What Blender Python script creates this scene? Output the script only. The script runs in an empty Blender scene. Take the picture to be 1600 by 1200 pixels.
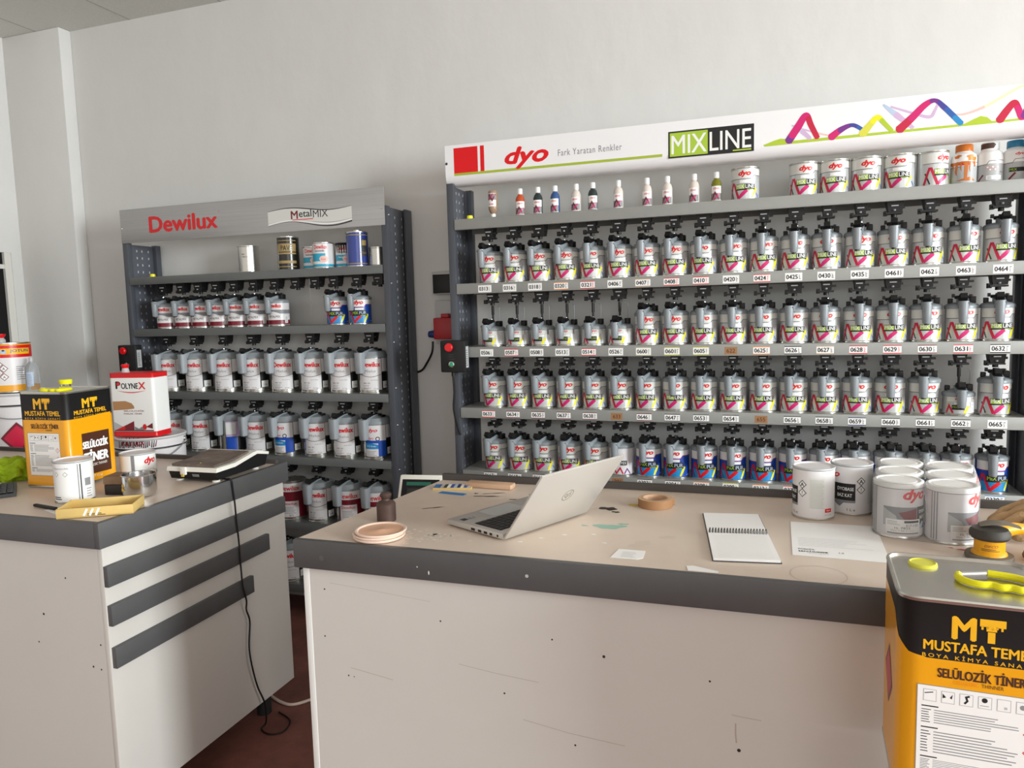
import bpy, bmesh, math, random
from mathutils import Vector, Matrix, noise
random.seed(7)
S = bpy.context.scene
COL = S.collection
PI = math.pi

# ------------------------------------------------------------------ camera
cam_d = bpy.data.cameras.new('camera'); cam = bpy.data.objects.new('camera', cam_d); COL.objects.link(cam)
cam_d.sensor_width = 36.0; cam_d.lens = 1148.6 / 1600 * 36.0; cam_d.clip_start = 0.02
yaw, pitch, roll = -0.33125157, 0.09793236, -0.02730212
def _cam_rows():
    B = Matrix(((1, 0, 0), (0, 0, -1), (0, 1, 0)))
    Rz = Matrix(((math.cos(yaw), -math.sin(yaw), 0), (math.sin(yaw), math.cos(yaw), 0), (0, 0, 1)))
    Rx = Matrix(((1, 0, 0), (0, math.cos(pitch), -math.sin(pitch)), (0, math.sin(pitch), math.cos(pitch))))
    Rr = Matrix(((math.cos(roll), -math.sin(roll), 0), (math.sin(roll), math.cos(roll), 0), (0, 0, 1)))
    return Rr @ Rx @ B @ Rz
_M = _cam_rows()
cam.matrix_world = Matrix((( _M[0][0], -_M[1][0], -_M[2][0], 0), (_M[0][1], -_M[1][1], -_M[2][1], 0),
                           (_M[0][2], -_M[1][2], -_M[2][2], 1.55), (0, 0, 0, 1)))
S.camera = cam

# ------------------------------------------------------------------ world, lights, exposure
w = bpy.data.worlds.new('world'); S.world = w; w.use_nodes = True
bg = w.node_tree.nodes['Background']; bg.inputs[0].default_value = (1.0, 0.93, 0.87, 1); bg.inputs[1].default_value = 0.84
def area(name, loc, target, sx, sy, power, color):
    l = bpy.data.lights.new(name, 'AREA'); l.shape = 'RECTANGLE'; l.size = sx; l.size_y = sy; l.energy = power; l.color = color
    o = bpy.data.objects.new(name, l); COL.objects.link(o); o.location = loc
    o.rotation_euler = (Vector(target) - Vector(loc)).to_track_quat('-Z', 'Y').to_euler()
    return o
area('shop_window_daylight', (6.5, -0.83, 2.25), (-1.4, 1.9, 1.1), 1.6, 2.0, 480, (0.92, 1.0, 1.02))
area('shop_door_daylight', (1.5, -2.7, 2.0), (-0.3, 3.0, 1.7), 2.6, 2.0, 32, (0.97, 1.0, 0.985))
area('added_side_fill', (6.5, 2.1, 2.3), (-1.5, 2.1, 1.1), 1.8, 1.8, 140, (0.97, 1.0, 0.99))  # added fill lamp to brighten worktops and back wall, no known window
vs = S.view_settings
vs.view_transform = 'Standard'; vs.look = 'None'; vs.exposure = 0.08; vs.gamma = 1.0; vs.use_curve_mapping = False

# ------------------------------------------------------------------ materials
def hexc(h):
    h = h.lstrip('#'); v = [int(h[i:i+2], 16) / 255 for i in (0, 2, 4)]
    return tuple((x / 12.92 if x <= 0.04045 else ((x + 0.055) / 1.055) ** 2.4) for x in v) + (1.0,)
MATS = {}
def mat(name, col, rough=0.5, metal=0.0, var=0.0, vscale=12, bump=0.0, bscale=60, stretch=None, alpha=None, trans=0.0, coat=0.0, col2=None, ior=None):
    m = bpy.data.materials.new(name); m.use_nodes = True; nt = m.node_tree
    p = nt.nodes['Principled BSDF']; c = hexc(col) if isinstance(col, str) else col
    p.inputs['Base Color'].default_value = c; p.inputs['Roughness'].default_value = rough; p.inputs['Metallic'].default_value = metal
    if coat: p.inputs['Coat Weight'].default_value = coat; p.inputs['Coat Roughness'].default_value = 0.1
    if trans: p.inputs['Transmission Weight'].default_value = trans
    if ior: p.inputs['IOR'].default_value = ior
    if alpha is not None: p.inputs['Alpha'].default_value = alpha
    if var or bump or col2:
        tc = nt.nodes.new('ShaderNodeTexCoord'); mp = nt.nodes.new('ShaderNodeMapping'); nt.links.new(tc.outputs['Object'], mp.inputs[0])
        if stretch: mp.inputs['Scale'].default_value = stretch
        if var or col2:
            n = nt.nodes.new('ShaderNodeTexNoise'); n.inputs['Scale'].default_value = vscale; n.inputs['Detail'].default_value = 6; n.inputs['Roughness'].default_value = 0.65
            nt.links.new(mp.outputs[0], n.inputs['Vector'])
            r = nt.nodes.new('ShaderNodeValToRGB'); r.color_ramp.elements[0].position = 0.33; r.color_ramp.elements[1].position = 0.68
            if col2: a, b = hexc(col2), c
            else: a = tuple(x * (1 - var) for x in c[:3]) + (1,); b = tuple(min(1, x * (1 + var)) for x in c[:3]) + (1,)
            r.color_ramp.elements[0].color = a; r.color_ramp.elements[1].color = b
            nt.links.new(n.outputs['Fac'], r.inputs[0]); nt.links.new(r.outputs[0], p.inputs['Base Color'])
        if bump:
            n2 = nt.nodes.new('ShaderNodeTexNoise'); n2.inputs['Scale'].default_value = bscale; n2.inputs['Detail'].default_value = 5
            nt.links.new(mp.outputs[0], n2.inputs['Vector'])
            bp = nt.nodes.new('ShaderNodeBump'); bp.inputs['Strength'].default_value = bump; bp.inputs['Distance'].default_value = 0.01
            nt.links.new(n2.outputs['Fac'], bp.inputs['Height']); nt.links.new(bp.outputs[0], p.inputs['Normal'])
    MATS[name] = m; return m
mat('wall_paint', '#dbdad7', 0.75, var=0.02, vscale=2.2, bump=0.38, bscale=5.5, stretch=(1.3, 1.3, 0.8))
mat('ceiling_tile', '#d4d5ce', 0.9, var=0.05, vscale=90, bump=0.2, bscale=150)
mat('floor_red', '#8a564a', 0.6, vscale=5, col2='#683f37', bump=0.15, bscale=30)
mat('laminate', '#d3cfc9', 0.42, var=0.015, vscale=3)
mat('edge_white', '#e9e9e6', 0.4)
mat('worktop', '#dccbbb', 0.4, var=0.035, vscale=5, coat=0.15)
mat('trim_grey', '#555556', 0.45, var=0.06, vscale=8)
mat('upstand_dark', '#4a4441', 0.5)
mat('red_dark', '#a31621', 0.4)
mat('post_grey', '#4b4e55', 0.45, var=0.05, vscale=8)
mat('panel_grey', '#5a5d66', 0.38, var=0.08, vscale=6)
mat('hole_light', '#b9b8b4', 0.8)
mat('shelf_grey', '#969793', 0.42, var=0.04, vscale=7)
mat('shelf_dark', '#686b6a', 0.42, var=0.05, vscale=7)
mat('sign_white', '#f3f3f4', 0.3)
mat('sign_steel', '#adacab', 0.34, metal=0.25, var=0.08, vscale=14, stretch=(0.15, 1, 18))
mat('chrome', '#d8d8d8', 0.16, metal=1.0)
mat('tin', '#cfcdc6', 0.26, metal=0.95)
mat('can_silver', '#c9cbcb', 0.32, metal=0.35)
mat('can_white', '#e6e3e4', 0.35)
mat('plastic_grey', '#8d9499', 0.36)
mat('plastic_clear_grey', '#a3a9ae', 0.28)
mat('black', '#050506', 0.5)
mat('black_matte', '#151516', 0.6)
mat('dark_grey', '#333437', 0.45)
mat('mid_grey', '#85878a', 0.45)
mat('light_grey', '#b9bbbb', 0.45)
mat('panel_pale', '#dfe0da', 0.4)
mat('white', '#f4f4f2', 0.4)
mat('paper', '#f5f4f2', 0.75)
mat('paper_line', '#c9c9c9', 0.8)
mat('ink', '#1a1a1a', 0.6)
mat('ink_grey', '#8f8f92', 0.7)
mat('red', '#d9151c', 0.32)
mat('sign_red', '#e40613', 0.32)
mat('wine', '#7a1426', 0.35)
mat('crimson', '#c9163f', 0.35)
mat('magenta', '#d3156f', 0.35)
mat('purple', '#7a2a8c', 0.35)
mat('indigo', '#43409a', 0.35)
mat('blue', '#2b5fb0', 0.35)
mat('dyo_blue', '#1f4fb4', 0.32)
mat('dyo_navy', '#23356f', 0.35)
mat('cyan', '#1d8ccb', 0.35)
mat('pale_blue', '#b9cbe4', 0.4)
mat('pale_violet', '#d3b4d8', 0.4)
mat('pale_pink', '#efc6bb', 0.4)
mat('pale_yellow', '#ecebc0', 0.4)
mat('lime', '#b3cb2f', 0.35)
mat('lime_dark', '#a8bd35', 0.35)
mat('logo_green', '#a9c93a', 0.4)
mat('yellow', '#f2ea12', 0.35)
mat('yellow_soft', '#dcd94a', 0.4)
mat('amber', '#f0a500', 0.32, coat=0.3)
mat('gold_text', '#f5b81c', 0.35)
mat('orange', '#ef8a1c', 0.4)
mat('brown_text', '#4a2410', 0.5)
mat('green', '#2f9a6a', 0.35)
mat('skin_print', '#b58457', 0.5)
mat('tape_brown', '#a1764f', 0.6)
mat('tape_side', '#cdaa86', 0.65)
mat('wood', '#c7a284', 0.65, var=0.12, vscale=9, stretch=(1, 8, 8), bump=0.15)
mat('cardboard', '#dfc077', 0.6, var=0.05, vscale=10)
mat('card_in', '#c9a764', 0.7)
mat('brown_block', '#8a6c50', 0.7, var=0.2, vscale=18)
mat('cast_iron', '#5a4740', 0.6, metal=0.4, var=0.15, vscale=25)
mat('lid_peach', '#e9b795', 0.35)
mat('lid_rim', '#f2d6c4', 0.35)
mat('blue_tape', '#2b7fc0', 0.5)
mat('cloth_green', '#a3c21a', 0.9, var=0.12, vscale=30, bump=0.4, bscale=200)
mat('leather', '#a3845c', 0.8, var=0.15, vscale=14, bump=0.35, bscale=120)
mat('leather_dark', '#74604a', 0.85, var=0.15, vscale=14, bump=0.35, bscale=120)
mat('sander_yellow', '#e8a412', 0.4, var=0.1, vscale=40)
mat('rubber', '#3a3630', 0.6, var=0.15, vscale=20)
mat('dusty', '#6f675a', 0.8, var=0.15, vscale=20)
mat('laptop_silver', '#c9c5bf', 0.35, metal=0.35)
mat('laptop_logo', '#b3ada5', 0.2, metal=0.6)
mat('key_black', '#2b2a2a', 0.5)
mat('screen_dark', '#101417', 0.15)
mat('screen_green', '#2a6b58', 0.3)
mat('stain_teal', '#93b8a8', 0.6)
mat('worktop_pale', '#d3c4b4', 0.5)
mat('stain_black', '#2a211c', 0.5)
mat('stain_pale', '#e8e2d8', 0.6)
mat('stain_yellow', '#d6b94a', 0.6)
mat('stain_red', '#b5392f', 0.6)
mat('scratch', '#b7aca1', 0.7)
mat('screw_dark', '#2b2622', 0.6)
mat('dirty_plate', '#83746a', 0.5, col2='#574a42', vscale=16)
mat('cream_plastic', '#eeebe2', 0.4)
mat('cable_white', '#d9c6ba', 0.5)
mat('bottle_brown', '#a98b74', 0.25)
mat('bottle_red', '#c2542f', 0.25)
mat('bottle_dark', '#2d3a3a', 0.2)
mat('bottle_blue', '#3b5a8f', 0.2)
mat('bottle_pale', '#e0d6cc', 0.25)
mat('bottle_olive', '#7d7d1f', 0.25)
mat('drip_orange', '#c96f1f', 0.3)
mat('drip_brown', '#4d3429', 0.4)
mat('cap_teal', '#2b7ea6', 0.35)
mat('tin_black', '#1b1714', 0.25, coat=0.3)
mat('tin_blue', '#2b3f8f', 0.25, coat=0.4)
mat('gold', '#a8905c', 0.4)
mat('aqua', '#2aa7c9', 0.4)
mat('unlit_room_black', '#050505', 0.9)
mat('frame_white', '#dcdad3', 0.5)
mat('clear_plastic', '#e8eef0', 0.08, trans=0.92, ior=1.2)
# thin clear wrap: mostly see-through with a soft sheen
def film():
    m = bpy.data.materials.new('shrink_film'); m.use_nodes = True; nt = m.node_tree; nt.nodes.clear()
    out = nt.nodes.new('ShaderNodeOutputMaterial'); mx = nt.nodes.new('ShaderNodeMixShader'); mx2 = nt.nodes.new('ShaderNodeMixShader')
    t = nt.nodes.new('ShaderNodeBsdfTransparent'); g = nt.nodes.new('ShaderNodeBsdfGlossy'); g.inputs['Roughness'].default_value = 0.12
    d = nt.nodes.new('ShaderNodeBsdfDiffuse'); d.inputs[0].default_value = (0.9, 0.9, 0.9, 1)
    fr = nt.nodes.new('ShaderNodeFresnel'); fr.inputs[0].default_value = 1.35
    nt.links.new(fr.outputs[0], mx.inputs[0]); nt.links.new(t.outputs[0], mx.inputs[1]); nt.links.new(g.outputs[0], mx.inputs[2])
    mx2.inputs[0].default_value = 0.10; nt.links.new(mx.outputs[0], mx2.inputs[1]); nt.links.new(d.outputs[0], mx2.inputs[2])
    nt.links.new(mx2.outputs[0], out.inputs[0]); MATS['shrink_film'] = m
film()

# ------------------------------------------------------------------ mesh building
class MB:
    def __init__(self): self.bm = bmesh.new(); self.mats = []; self.mi = 0
    def m(self, name):
        if name not in self.mats: self.mats.append(name)
        self.mi = self.mats.index(name); return self
    def _face(self, vs, smooth=False):
        try: f = self.bm.faces.new(vs)
        except ValueError: return None
        f.material_index = self.mi; f.smooth = smooth; return f
    def box(self, x0, y0, z0, x1, y1, z1, bev=0.0, mtx=None):
        before = set(self.bm.faces)
        vs = [self.bm.verts.new((x, y, z)) for z in (z0, z1) for y in (y0, y1) for x in (x0, x1)]
        fs = [(0, 2, 3, 1), (4, 5, 7, 6), (0, 1, 5, 4), (2, 6, 7, 3), (0, 4, 6, 2), (1, 3, 7, 5)]
        nf = [self._face([vs[i] for i in f]) for f in fs]
        if bev:
            es = {e for f in nf for e in f.edges}
            r = bmesh.ops.bevel(self.bm, geom=list(es), offset=bev, segments=2, affect='EDGES', profile=0.5)
            for f in r['faces']: f.material_index = self.mi
        if mtx:
            vv = {v for f in self.bm.faces if f not in before for v in f.verts}
            for v in vv: v.co = mtx @ v.co
        return self
    def lathe(self, prof, seg=32, c=(0, 0, 0), mtx=None, mats=None):
        rings = []
        for r, z in prof:
            if r < 1e-6: rings.append([self.bm.verts.new((c[0], c[1], c[2] + z))])
            else: rings.append([self.bm.verts.new((c[0] + r * math.cos(2*PI*i/seg), c[1] + r * math.sin(2*PI*i/seg), c[2] + z)) for i in range(seg)])
        for k in range(len(rings) - 1):
            a, b = rings[k], rings[k+1]
            if mats: self.m(mats[k])
            for i in range(seg):
                j = (i + 1) % seg
                if len(a) == 1 and len(b) == 1: continue
                if len(a) == 1: self._face((a[0], b[j], b[i]), True)
                elif len(b) == 1: self._face((a[i], a[j], b[0]), True)
                else: self._face((a[i], a[j], b[j], b[i]), True)
        if mtx:
            for rg in rings:
                for v in rg: v.co = mtx @ v.co
        return self
    def cyl(self, c, r, h, seg=24, r2=None, mtx=None):
        r2 = r if r2 is None else r2
        return self.lathe([(0, 0), (r, 0), (r2, h), (0, h)], seg, c, mtx)
    def loft(self, rings, cap=True, smooth=True, closed=True, mats=None):
        R = [[self.bm.verts.new(p) for p in rg] for rg in rings]
        n = len(R[0])
        for k in range(len(R) - 1):
            if mats: self.m(mats[k])
            for i in range(n if closed else n - 1):
                j = (i + 1) % n
                self._face((R[k][i], R[k][j], R[k+1][j], R[k+1][i]), smooth)
        if cap:
            self._face(R[0][::-1]); self._face(R[-1])
        return self
    def tube(self, pts, r, seg=8, cap=True, smooth_iter=0):
        pts = [Vector(p) for p in pts]
        if smooth_iter: pts = catmull(pts, smooth_iter)
        rings = []; prev = None
        for i, p in enumerate(pts):
            t = (pts[min(i+1, len(pts)-1)] - pts[max(i-1, 0)]).normalized()
            if prev is None:
                n = t.orthogonal().normalized()
            else:
                n = (prev - t * prev.dot(t)); n = n.normalized() if n.length > 1e-6 else t.orthogonal().normalized()
            prev = n; b = t.cross(n)
            rr = r[i] if isinstance(r, (list, tuple)) else r
            rings.append([p + n * (rr * math.cos(2*PI*k/seg)) + b * (rr * math.sin(2*PI*k/seg)) for k in range(seg)])
        return self.loft(rings, cap)
    def prism(self, pts, fn, d0, d1):
        # 2D outline (counter-clockwise seen from d1) extruded between two depths
        a = [self.bm.verts.new(fn(u, v, d0)) for u, v in pts]; b = [self.bm.verts.new(fn(u, v, d1)) for u, v in pts]
        n = len(pts)
        self._face(a[::-1]); self._face(b)
        for i in range(n):
            j = (i + 1) % n; self._face((a[i], a[j], b[j], b[i]))
        return self
    def build(self, name, parent=None, loc=None, rz=None, sharp=35, recalc=False):
        if recalc: bmesh.ops.recalc_face_normals(self.bm, faces=self.bm.faces)
        me = bpy.data.meshes.new(name)
        self.bm.to_mesh(me); self.bm.free()
        for n in self.mats: me.materials.append(MATS[n])
        me.polygons.foreach_set('use_smooth', [True] * len(me.polygons))
        me.set_sharp_from_angle(angle=math.radians(sharp))
        return place(me, name, parent, loc, rz)
def place(me, name, parent=None, loc=None, rz=None):
    o = bpy.data.objects.new(name, me); COL.objects.link(o)
    if parent: o.parent = parent
    if loc is not None: o.location = loc
    if rz is not None: o.rotation_euler = (0, 0, rz)
    return o
def catmull(P, k):
    out = []
    for i in range(len(P) - 1):
        p0, p1, p2, p3 = P[max(i-1, 0)], P[i], P[i+1], P[min(i+2, len(P)-1)]
        for s in range(k):
            t = s / k
            out.append(0.5 * ((2*p1) + (p2-p0)*t + (2*p0-5*p1+4*p2-p3)*t*t + (3*p1-p0-3*p2+p3)*t*t*t))
    out.append(P[-1]); return out
def tag(o, label, cat, group=None, kind=None):
    o['label'] = label; o['category'] = cat
    if group: o['group'] = group
    if kind: o['kind'] = kind
    return o
def thing(name, label, cat, loc=(0, 0, 0), rz=0.0, group=None):
    o = bpy.data.objects.new(name, None); COL.objects.link(o); o.empty_display_size = 0.05
    o.location = loc; o.rotation_euler = (0, 0, rz)
    return tag(o, label, cat, group)
def struct(o): o['kind'] = 'structure'; return o

# text outlines, cached: list of verts in 0..1 x 0..1 of the lettering's own box, plus faces
_TX = {}
def text_geo(s, bold=0.0, shear=0.0, space=1.0):
    k = (s, bold, shear, space)
    if k in _TX: return _TX[k]
    cu = bpy.data.curves.new('lettering', 'FONT'); cu.body = s; cu.size = 1.0; cu.offset = bold; cu.shear = shear; cu.space_character = space
    cu.resolution_u = 3; cu.fill_mode = 'FRONT'
    ob = bpy.data.objects.new('lettering', cu)
    me = bpy.data.meshes.new_from_object(ob)
    vs = [(v.co.x, v.co.y) for v in me.vertices]; fs = [tuple(p.vertices) for p in me.polygons]
    bpy.data.objects.remove(ob); bpy.data.curves.remove(cu); bpy.data.meshes.remove(me)
    x0 = min(v[0] for v in vs); x1 = max(v[0] for v in vs); y0 = min(v[1] for v in vs); y1 = max(v[1] for v in vs)
    vs = [((x-x0)/(x1-x0), (y-y0)/(y1-y0)) for x, y in vs]
    _TX[k] = (vs, fs, (x1-x0)/(y1-y0)); return _TX[k]

class G:
    """Flat printed graphics, in layers; put on a plane or wrapped round an outline."""
    def __init__(self): self.it = []
    def rect(self, m, u0, v0, u1, v1, L=1): self.it.append((m, L, [(u0, v0), (u1, v0), (u1, v1), (u0, v1)], [(0, 1, 2, 3)])); return self
    def poly(self, m, pts, L=1):
        a = sum(pts[i][0]*pts[(i+1) % len(pts)][1] - pts[(i+1) % len(pts)][0]*pts[i][1] for i in range(len(pts)))
        if a < 0: pts = pts[::-1]
        self.it.append((m, L, list(pts), [tuple(range(len(pts)))])); return self
    def stroke(self, m, pts, wd, L=1, mats=None):
        P = [Vector(p) for p in pts]; vs = []; n = len(P)
        for i, p in enumerate(P):
            d1 = (P[i] - P[i-1]).normalized() if i else None; d2 = (P[i+1] - P[i]).normalized() if i < n-1 else None
            d = ((d1 or d2) + (d2 or d1)); d = d.normalized() if d.length > 1e-5 else d1
            nn = Vector((-d.y, d.x)); sc = 1 / max(0.35, abs(d.dot(d1 or d2)))
            ww = wd[i] if isinstance(wd, (list, tuple)) else wd
            vs += [p - nn*ww/2*sc, p + nn*ww/2*sc]
        for i in range(n-1):
            q = [tuple(vs[2*i]), tuple(vs[2*i+2]), tuple(vs[2*i+3]), tuple(vs[2*i+1])]
            self.it.append((mats[i] if mats else m, L + 0.015*i, q, [(0, 1, 2, 3)]))
        return self
    def text(self, m, s, u0, v0, w=None, h=None, L=2, bold=0.0, shear=0.0, space=1.0, centre=False):
        vs, fs, asp = text_geo(s, 0.0, shear, space)
        if w is None: w = h * asp
        if h is None: h = w / asp
        if centre: u0 -= w/2
        e = bold*h*1.1     # heavier strokes: the lettering printed over itself, slightly shifted
        for k, (dx, dy) in enumerate(((0, 0),) if e <= 0 else ((-e, 0), (e, 0), (0, -e*0.7), (0, e*0.7))):
            self.it.append((m, L + 0.2*k, [(u0 + e + dx + x*(w-2*e), v0 + e*0.7 + dy + y*(h-1.4*e)) for x, y in vs], fs))
        return self
    def diamond(self, m_out, m_in, u, v, r, L=2):
        self.poly(m_out, [(u, v-r), (u+r, v), (u, v+r), (u-r, v)], L)
        q = r*0.8; self.poly(m_in, [(u, v-q), (u+q, v), (u, v+q), (u-q, v)], L+1); return self
    def ring(self, m, u, v, r, wd, L=2, n=28, ru=1.0):
        pts = [(u + r*ru*math.cos(2*PI*i/n), v + r*math.sin(2*PI*i/n)) for i in range(n+1)]
        return self.stroke(m, pts, wd, L)
    def disc(self, m, u, v, ru, rv=None, L=2, n=24):
        rv = rv or ru
        return self.poly(m, [(u + ru*math.cos(2*PI*i/n), v + rv*math.sin(2*PI*i/n)) for i in range(n)], L)
    def lines(self, m, u0, u1, v0, v1, n, th=0.3, L=2, rag=0.3, seed=1):
        rr = random.Random(seed); st = (v1-v0)/n
        for i in range(n): self.rect(m, u0, v0+i*st, u1-(u1-u0)*rag*rr.random(), v0+i*st+st*th, L)
        return self
    def emit(self, mb, fn, du=None, step=0.00012):
        for m, L, vs, fs in self.it:
            t = bmesh.new(); tv = [t.verts.new((u, v, 0)) for u, v in vs]
            for f in fs:
                try: t.faces.new([tv[i] for i in f])
                except ValueError: pass
            if du:
                us = [v[0] for v in vs]; a = math.ceil(min(us)/du); b = math.floor(max(us)/du)
                if max(us) - min(us) > du:
                    for k in range(a, b+1):
                        bmesh.ops.bisect_plane(t, geom=t.verts[:]+t.edges[:]+t.faces[:], plane_co=(k*du, 0, 0), plane_no=(1, 0, 0))
            mb.m(m); mp = {}
            for v in t.verts: mp[v] = mb.bm.verts.new(fn(v.co.x, v.co.y, 0.0002 + L*step))
            for f in t.faces:
                f2 = mb._face([mp[v] for v in f.verts])
                if f2 and f.normal.z < 0: f2.normal_flip()
            t.free()
        return mb
def blob(g, m, u, v, ru, rv, seed, L=1, rot=0.0, n=26, amp=0.45):
    q = random.Random(seed); ph = [q.uniform(0, 6.28) for _ in range(4)]; pts = []
    for i in range(n):
        a = 2*PI*i/n; k = 1 + amp*(0.5*math.sin(2*a+ph[0]) + 0.35*math.sin(3*a+ph[1]) + 0.3*math.sin(5*a+ph[2]))
        x, y = ru*k*math.cos(a), rv*k*math.sin(a)
        pts.append((u + x*math.cos(rot) - y*math.sin(rot), v + x*math.sin(rot) + y*math.cos(rot)))
    g.poly(m, pts, L)
def on_cyl(R):
    return lambda u, v, d: Vector(((R+d)*math.sin(u/R), -(R+d)*math.cos(u/R), v))
def on_front(x, y, z): return lambda u, v, d: Vector((x+u, y-d, z+v))         # faces -Y
def on_right(x, y, z): return lambda u, v, d: Vector((x+d, y+u, z+v))         # faces +X
def on_top(x, y, z): return lambda u, v, d: Vector((x+u, y+v, z+d))

# ------------------------------------------------------------------ room shell
WY = 3.38; CZ = 3.23
mb = MB().m('floor_red'); mb.box(-6, -3.5, -0.1, 7.2, WY+0.1, 0); struct(mb.build('floor'))
mb = MB().m('ceiling_tile'); mb.box(-6, -3.5, CZ, 7.2, WY+0.1, CZ+0.1)
for x in (-4.6, -3.98, -3.36, -2.74, -2.12, -1.5): mb.m('mid_grey').box(x, 1.5, CZ-0.001, x+0.004, WY, CZ+0.01)
struct(mb.build('ceiling'))
mb = MB().m('wall_paint'); mb.box(-4.4, WY, 0, 7.2, WY+0.1, CZ); struct(mb.build('wall_back'))
# pier standing proud of the back wall on the left
mb = MB().m('wall_paint'); mb.box(-4.3, 3.30, 0, -3.80, WY, CZ, bev=0.006); struct(mb.build('wall_pier'))
# left wall with a framed dark opening
mb = MB().m('wall_paint'); X0 = -4.242
mb.box(X0-0.12, 3.235, 0, X0, 3.31, CZ); mb.box(X0-0.12, 1.2, 1.98, X0, 3.235, CZ); mb.box(X0-0.12, -0.5, 0, X0, 1.2, CZ)
struct(mb.build('wall_left'))
mb = MB().m('frame_white'); mb.box(X0-0.11, 3.195, 0, X0-0.006, 3.235, 1.98); mb.box(X0-0.11, 1.2, 1.885, X0-0.010, 3.195, 1.91); mb.box(X0-0.11, 1.2, 0, X0-0.006, 1.24, 1.98)
mb.m('unlit_room_black').box(X0-0.03, 1.24, 0, X0-0.024, 3.195, 1.98)  # near-black sheet, the shade of the room beyond put into its colour
d = struct(mb.build('door_1'))

# ------------------------------------------------------------------ racks
def post_part(rack, name, x0, y0, x1, y1, z0, z1, m='post_grey', holes=None):
    b = MB().m(m); b.box(x0, y0, z0, x1, y1, z1, bev=0.0015)
    if holes:
        side, cols = holes
        g = G(); n = int((z1-z0)/0.038)
        for cu in cols:
            for i in range(n): g.rect('hole_light', cu-0.0035, 0.02+i*0.038, cu+0.0035, 0.032+i*0.038)
        if side == '+x': g.emit(b, on_right(x1, y0, z0))
    return b.build(name, rack)
def make_rack(name, label, x0, x1, y0, y1, ztop_l, ztop_r, zs, lip, m_shelf, sag=None):
    r = thing(name, label, 'rack', ((x0+x1)/2, y0, 0))
    inv = Matrix.Translation((-(x0+x1)/2, -y0, 0))
    def fix(o): o.location = o.location + Vector((-(x0+x1)/2, -y0, 0)); return o
    # front and rear uprights, perforated side plates
    for s, xa, xb, zt in (('l', x0, x0+0.032, ztop_l), ('r', x1-0.032, x1, ztop_r)):
        fix(post_part(r, 'upright', xa, y0+0.002, xb, y0+0.034, 0, zt))
        fix(post_part(r, 'upright', xa, y1-0.034, xb, y1, 0, zt))
        if s == 'l': fix(post_part(r, 'side_plate', xa+0.004, y0+0.036, xa+0.010, y1-0.036, 0.05, zt-0.005, 'panel_grey', ('+x', (0.05, 0.085, 0.13))))
        else: fix(post_part(r, 'side_plate', xb-0.010, y0+0.036, xb-0.004, y1-0.036, 0.05, zt-0.005, 'post_grey', ('+x', (0.05, 0.12))))
    shelves = []
    for z in zs:
        b = MB().m(m_shelf); a, c = x0+0.034, x1-0.034
        b.box(a, y0+0.001, z-0.004, c, y1-0.036, z); b.box(a, y0-0.001, z-lip, c, y0+0.004, z, bev=0.001)
        b.box(a, y1-0.041, z-lip, c, y1-0.037, z-0.004); b.box(a, y0+0.004, z-lip, c, y0+0.02, z-lip+0.003)
        o = fix(b.build('shelf', r)); shelves.append(o)
    return r, shelves, fix
RX0, RX1, RY0, RY1 = -1.332, 0.930, 3.05, 3.30
RZ = [1.962, 1.680, 1.398, 1.124, 0.838]
right_rack, rsh, rfix = make_rack('mixing_rack', 'long grey metal mixing rack under the white lightbox header', RX0, RX1, RY0, RY1, 2.12, 2.12, RZ + [0.45, 0.14], 0.046, 'shelf_grey')
LX0, LX1, LY0, LY1 = -3.279, -1.674, 3.13, 3.365
LZ = [1.788, 1.510, 1.172, 0.844, 0.504, 0.169]
left_rack, lsh, lfix = make_rack('mixing_rack', 'narrower dark grey mixing rack under the brushed steel header', LX0, LX1, LY0, LY1, 1.975, 2.062, LZ, 0.040, 'shelf_dark')
# rear flange of the left rack's right side and bolts
b = MB().m('post_grey'); b.box(LX1, LY0+0.17, 0.0, LX1+0.012, LY1, 2.062, bev=0.001)
lfix(b.build('rear_flange', left_rack))
for z in (2.02, 1.70, 1.42, 1.20, 1.02, 0.80, 0.62):
    b = MB().m('chrome'); b.lathe([(0, 0.004), (0.004, 0.004), (0.006, 0.0)], 10, mtx=Matrix.Translation((LX1, LY0+0.02, z)) @ Matrix.Rotation(PI/2, 4, 'Y'))
    lfix(b.build('bolt', left_rack))

# ---- header of the right rack: white lightbox with a rolled lower edge
b = MB().m('sign_white'); SZ0, SZ1 = 2.112, 2.282
prof = [(0.0, SZ1), (0.0, SZ0+0.045), (0.004, SZ0+0.025), (0.016, SZ0+0.008), (0.034, SZ0), (0.075, SZ0), (0.075, SZ1)]
b.loft([[Vector((x, RY0+py, pz)) for py, pz in prof] for x in (RX0, 0.945)], smooth=False)
hdr = rfix(b.build('header', right_rack, recalc=True))
g = G()
g.rect('sign_red', -1.290, 2.160, -1.178, 2.268, 2); g.rect('sign_red', -1.166, 2.160, -1.148, 2.268, 2)
b = MB(); g.emit(b, on_front(0, RY0, 0)); b.build('red_blocks', hdr); g = G()
g.text('sign_red', 'dyo', -1.055, 2.155, w=0.196, h=0.093, bold=0.045, shear=0.28, L=3)
b = MB(); g.emit(b, on_front(0, RY0, 0)); b.build('wordmark', hdr); g = G()
g.text('ink_grey', 'Fark Yaratan Renkler', -0.818, 2.192, w=0.268, h=0.026, space=1.15, L=3)
b = MB(); g.emit(b, on_front(0, RY0, 0)); b.build('slogan', hdr); g = G()
g.rect('lime_dark', -1.290, 2.150, -0.388, 2.160, 2)
b = MB(); g.emit(b, on_front(0, RY0, 0)); b.build('green_line', hdr); g = G()
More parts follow.
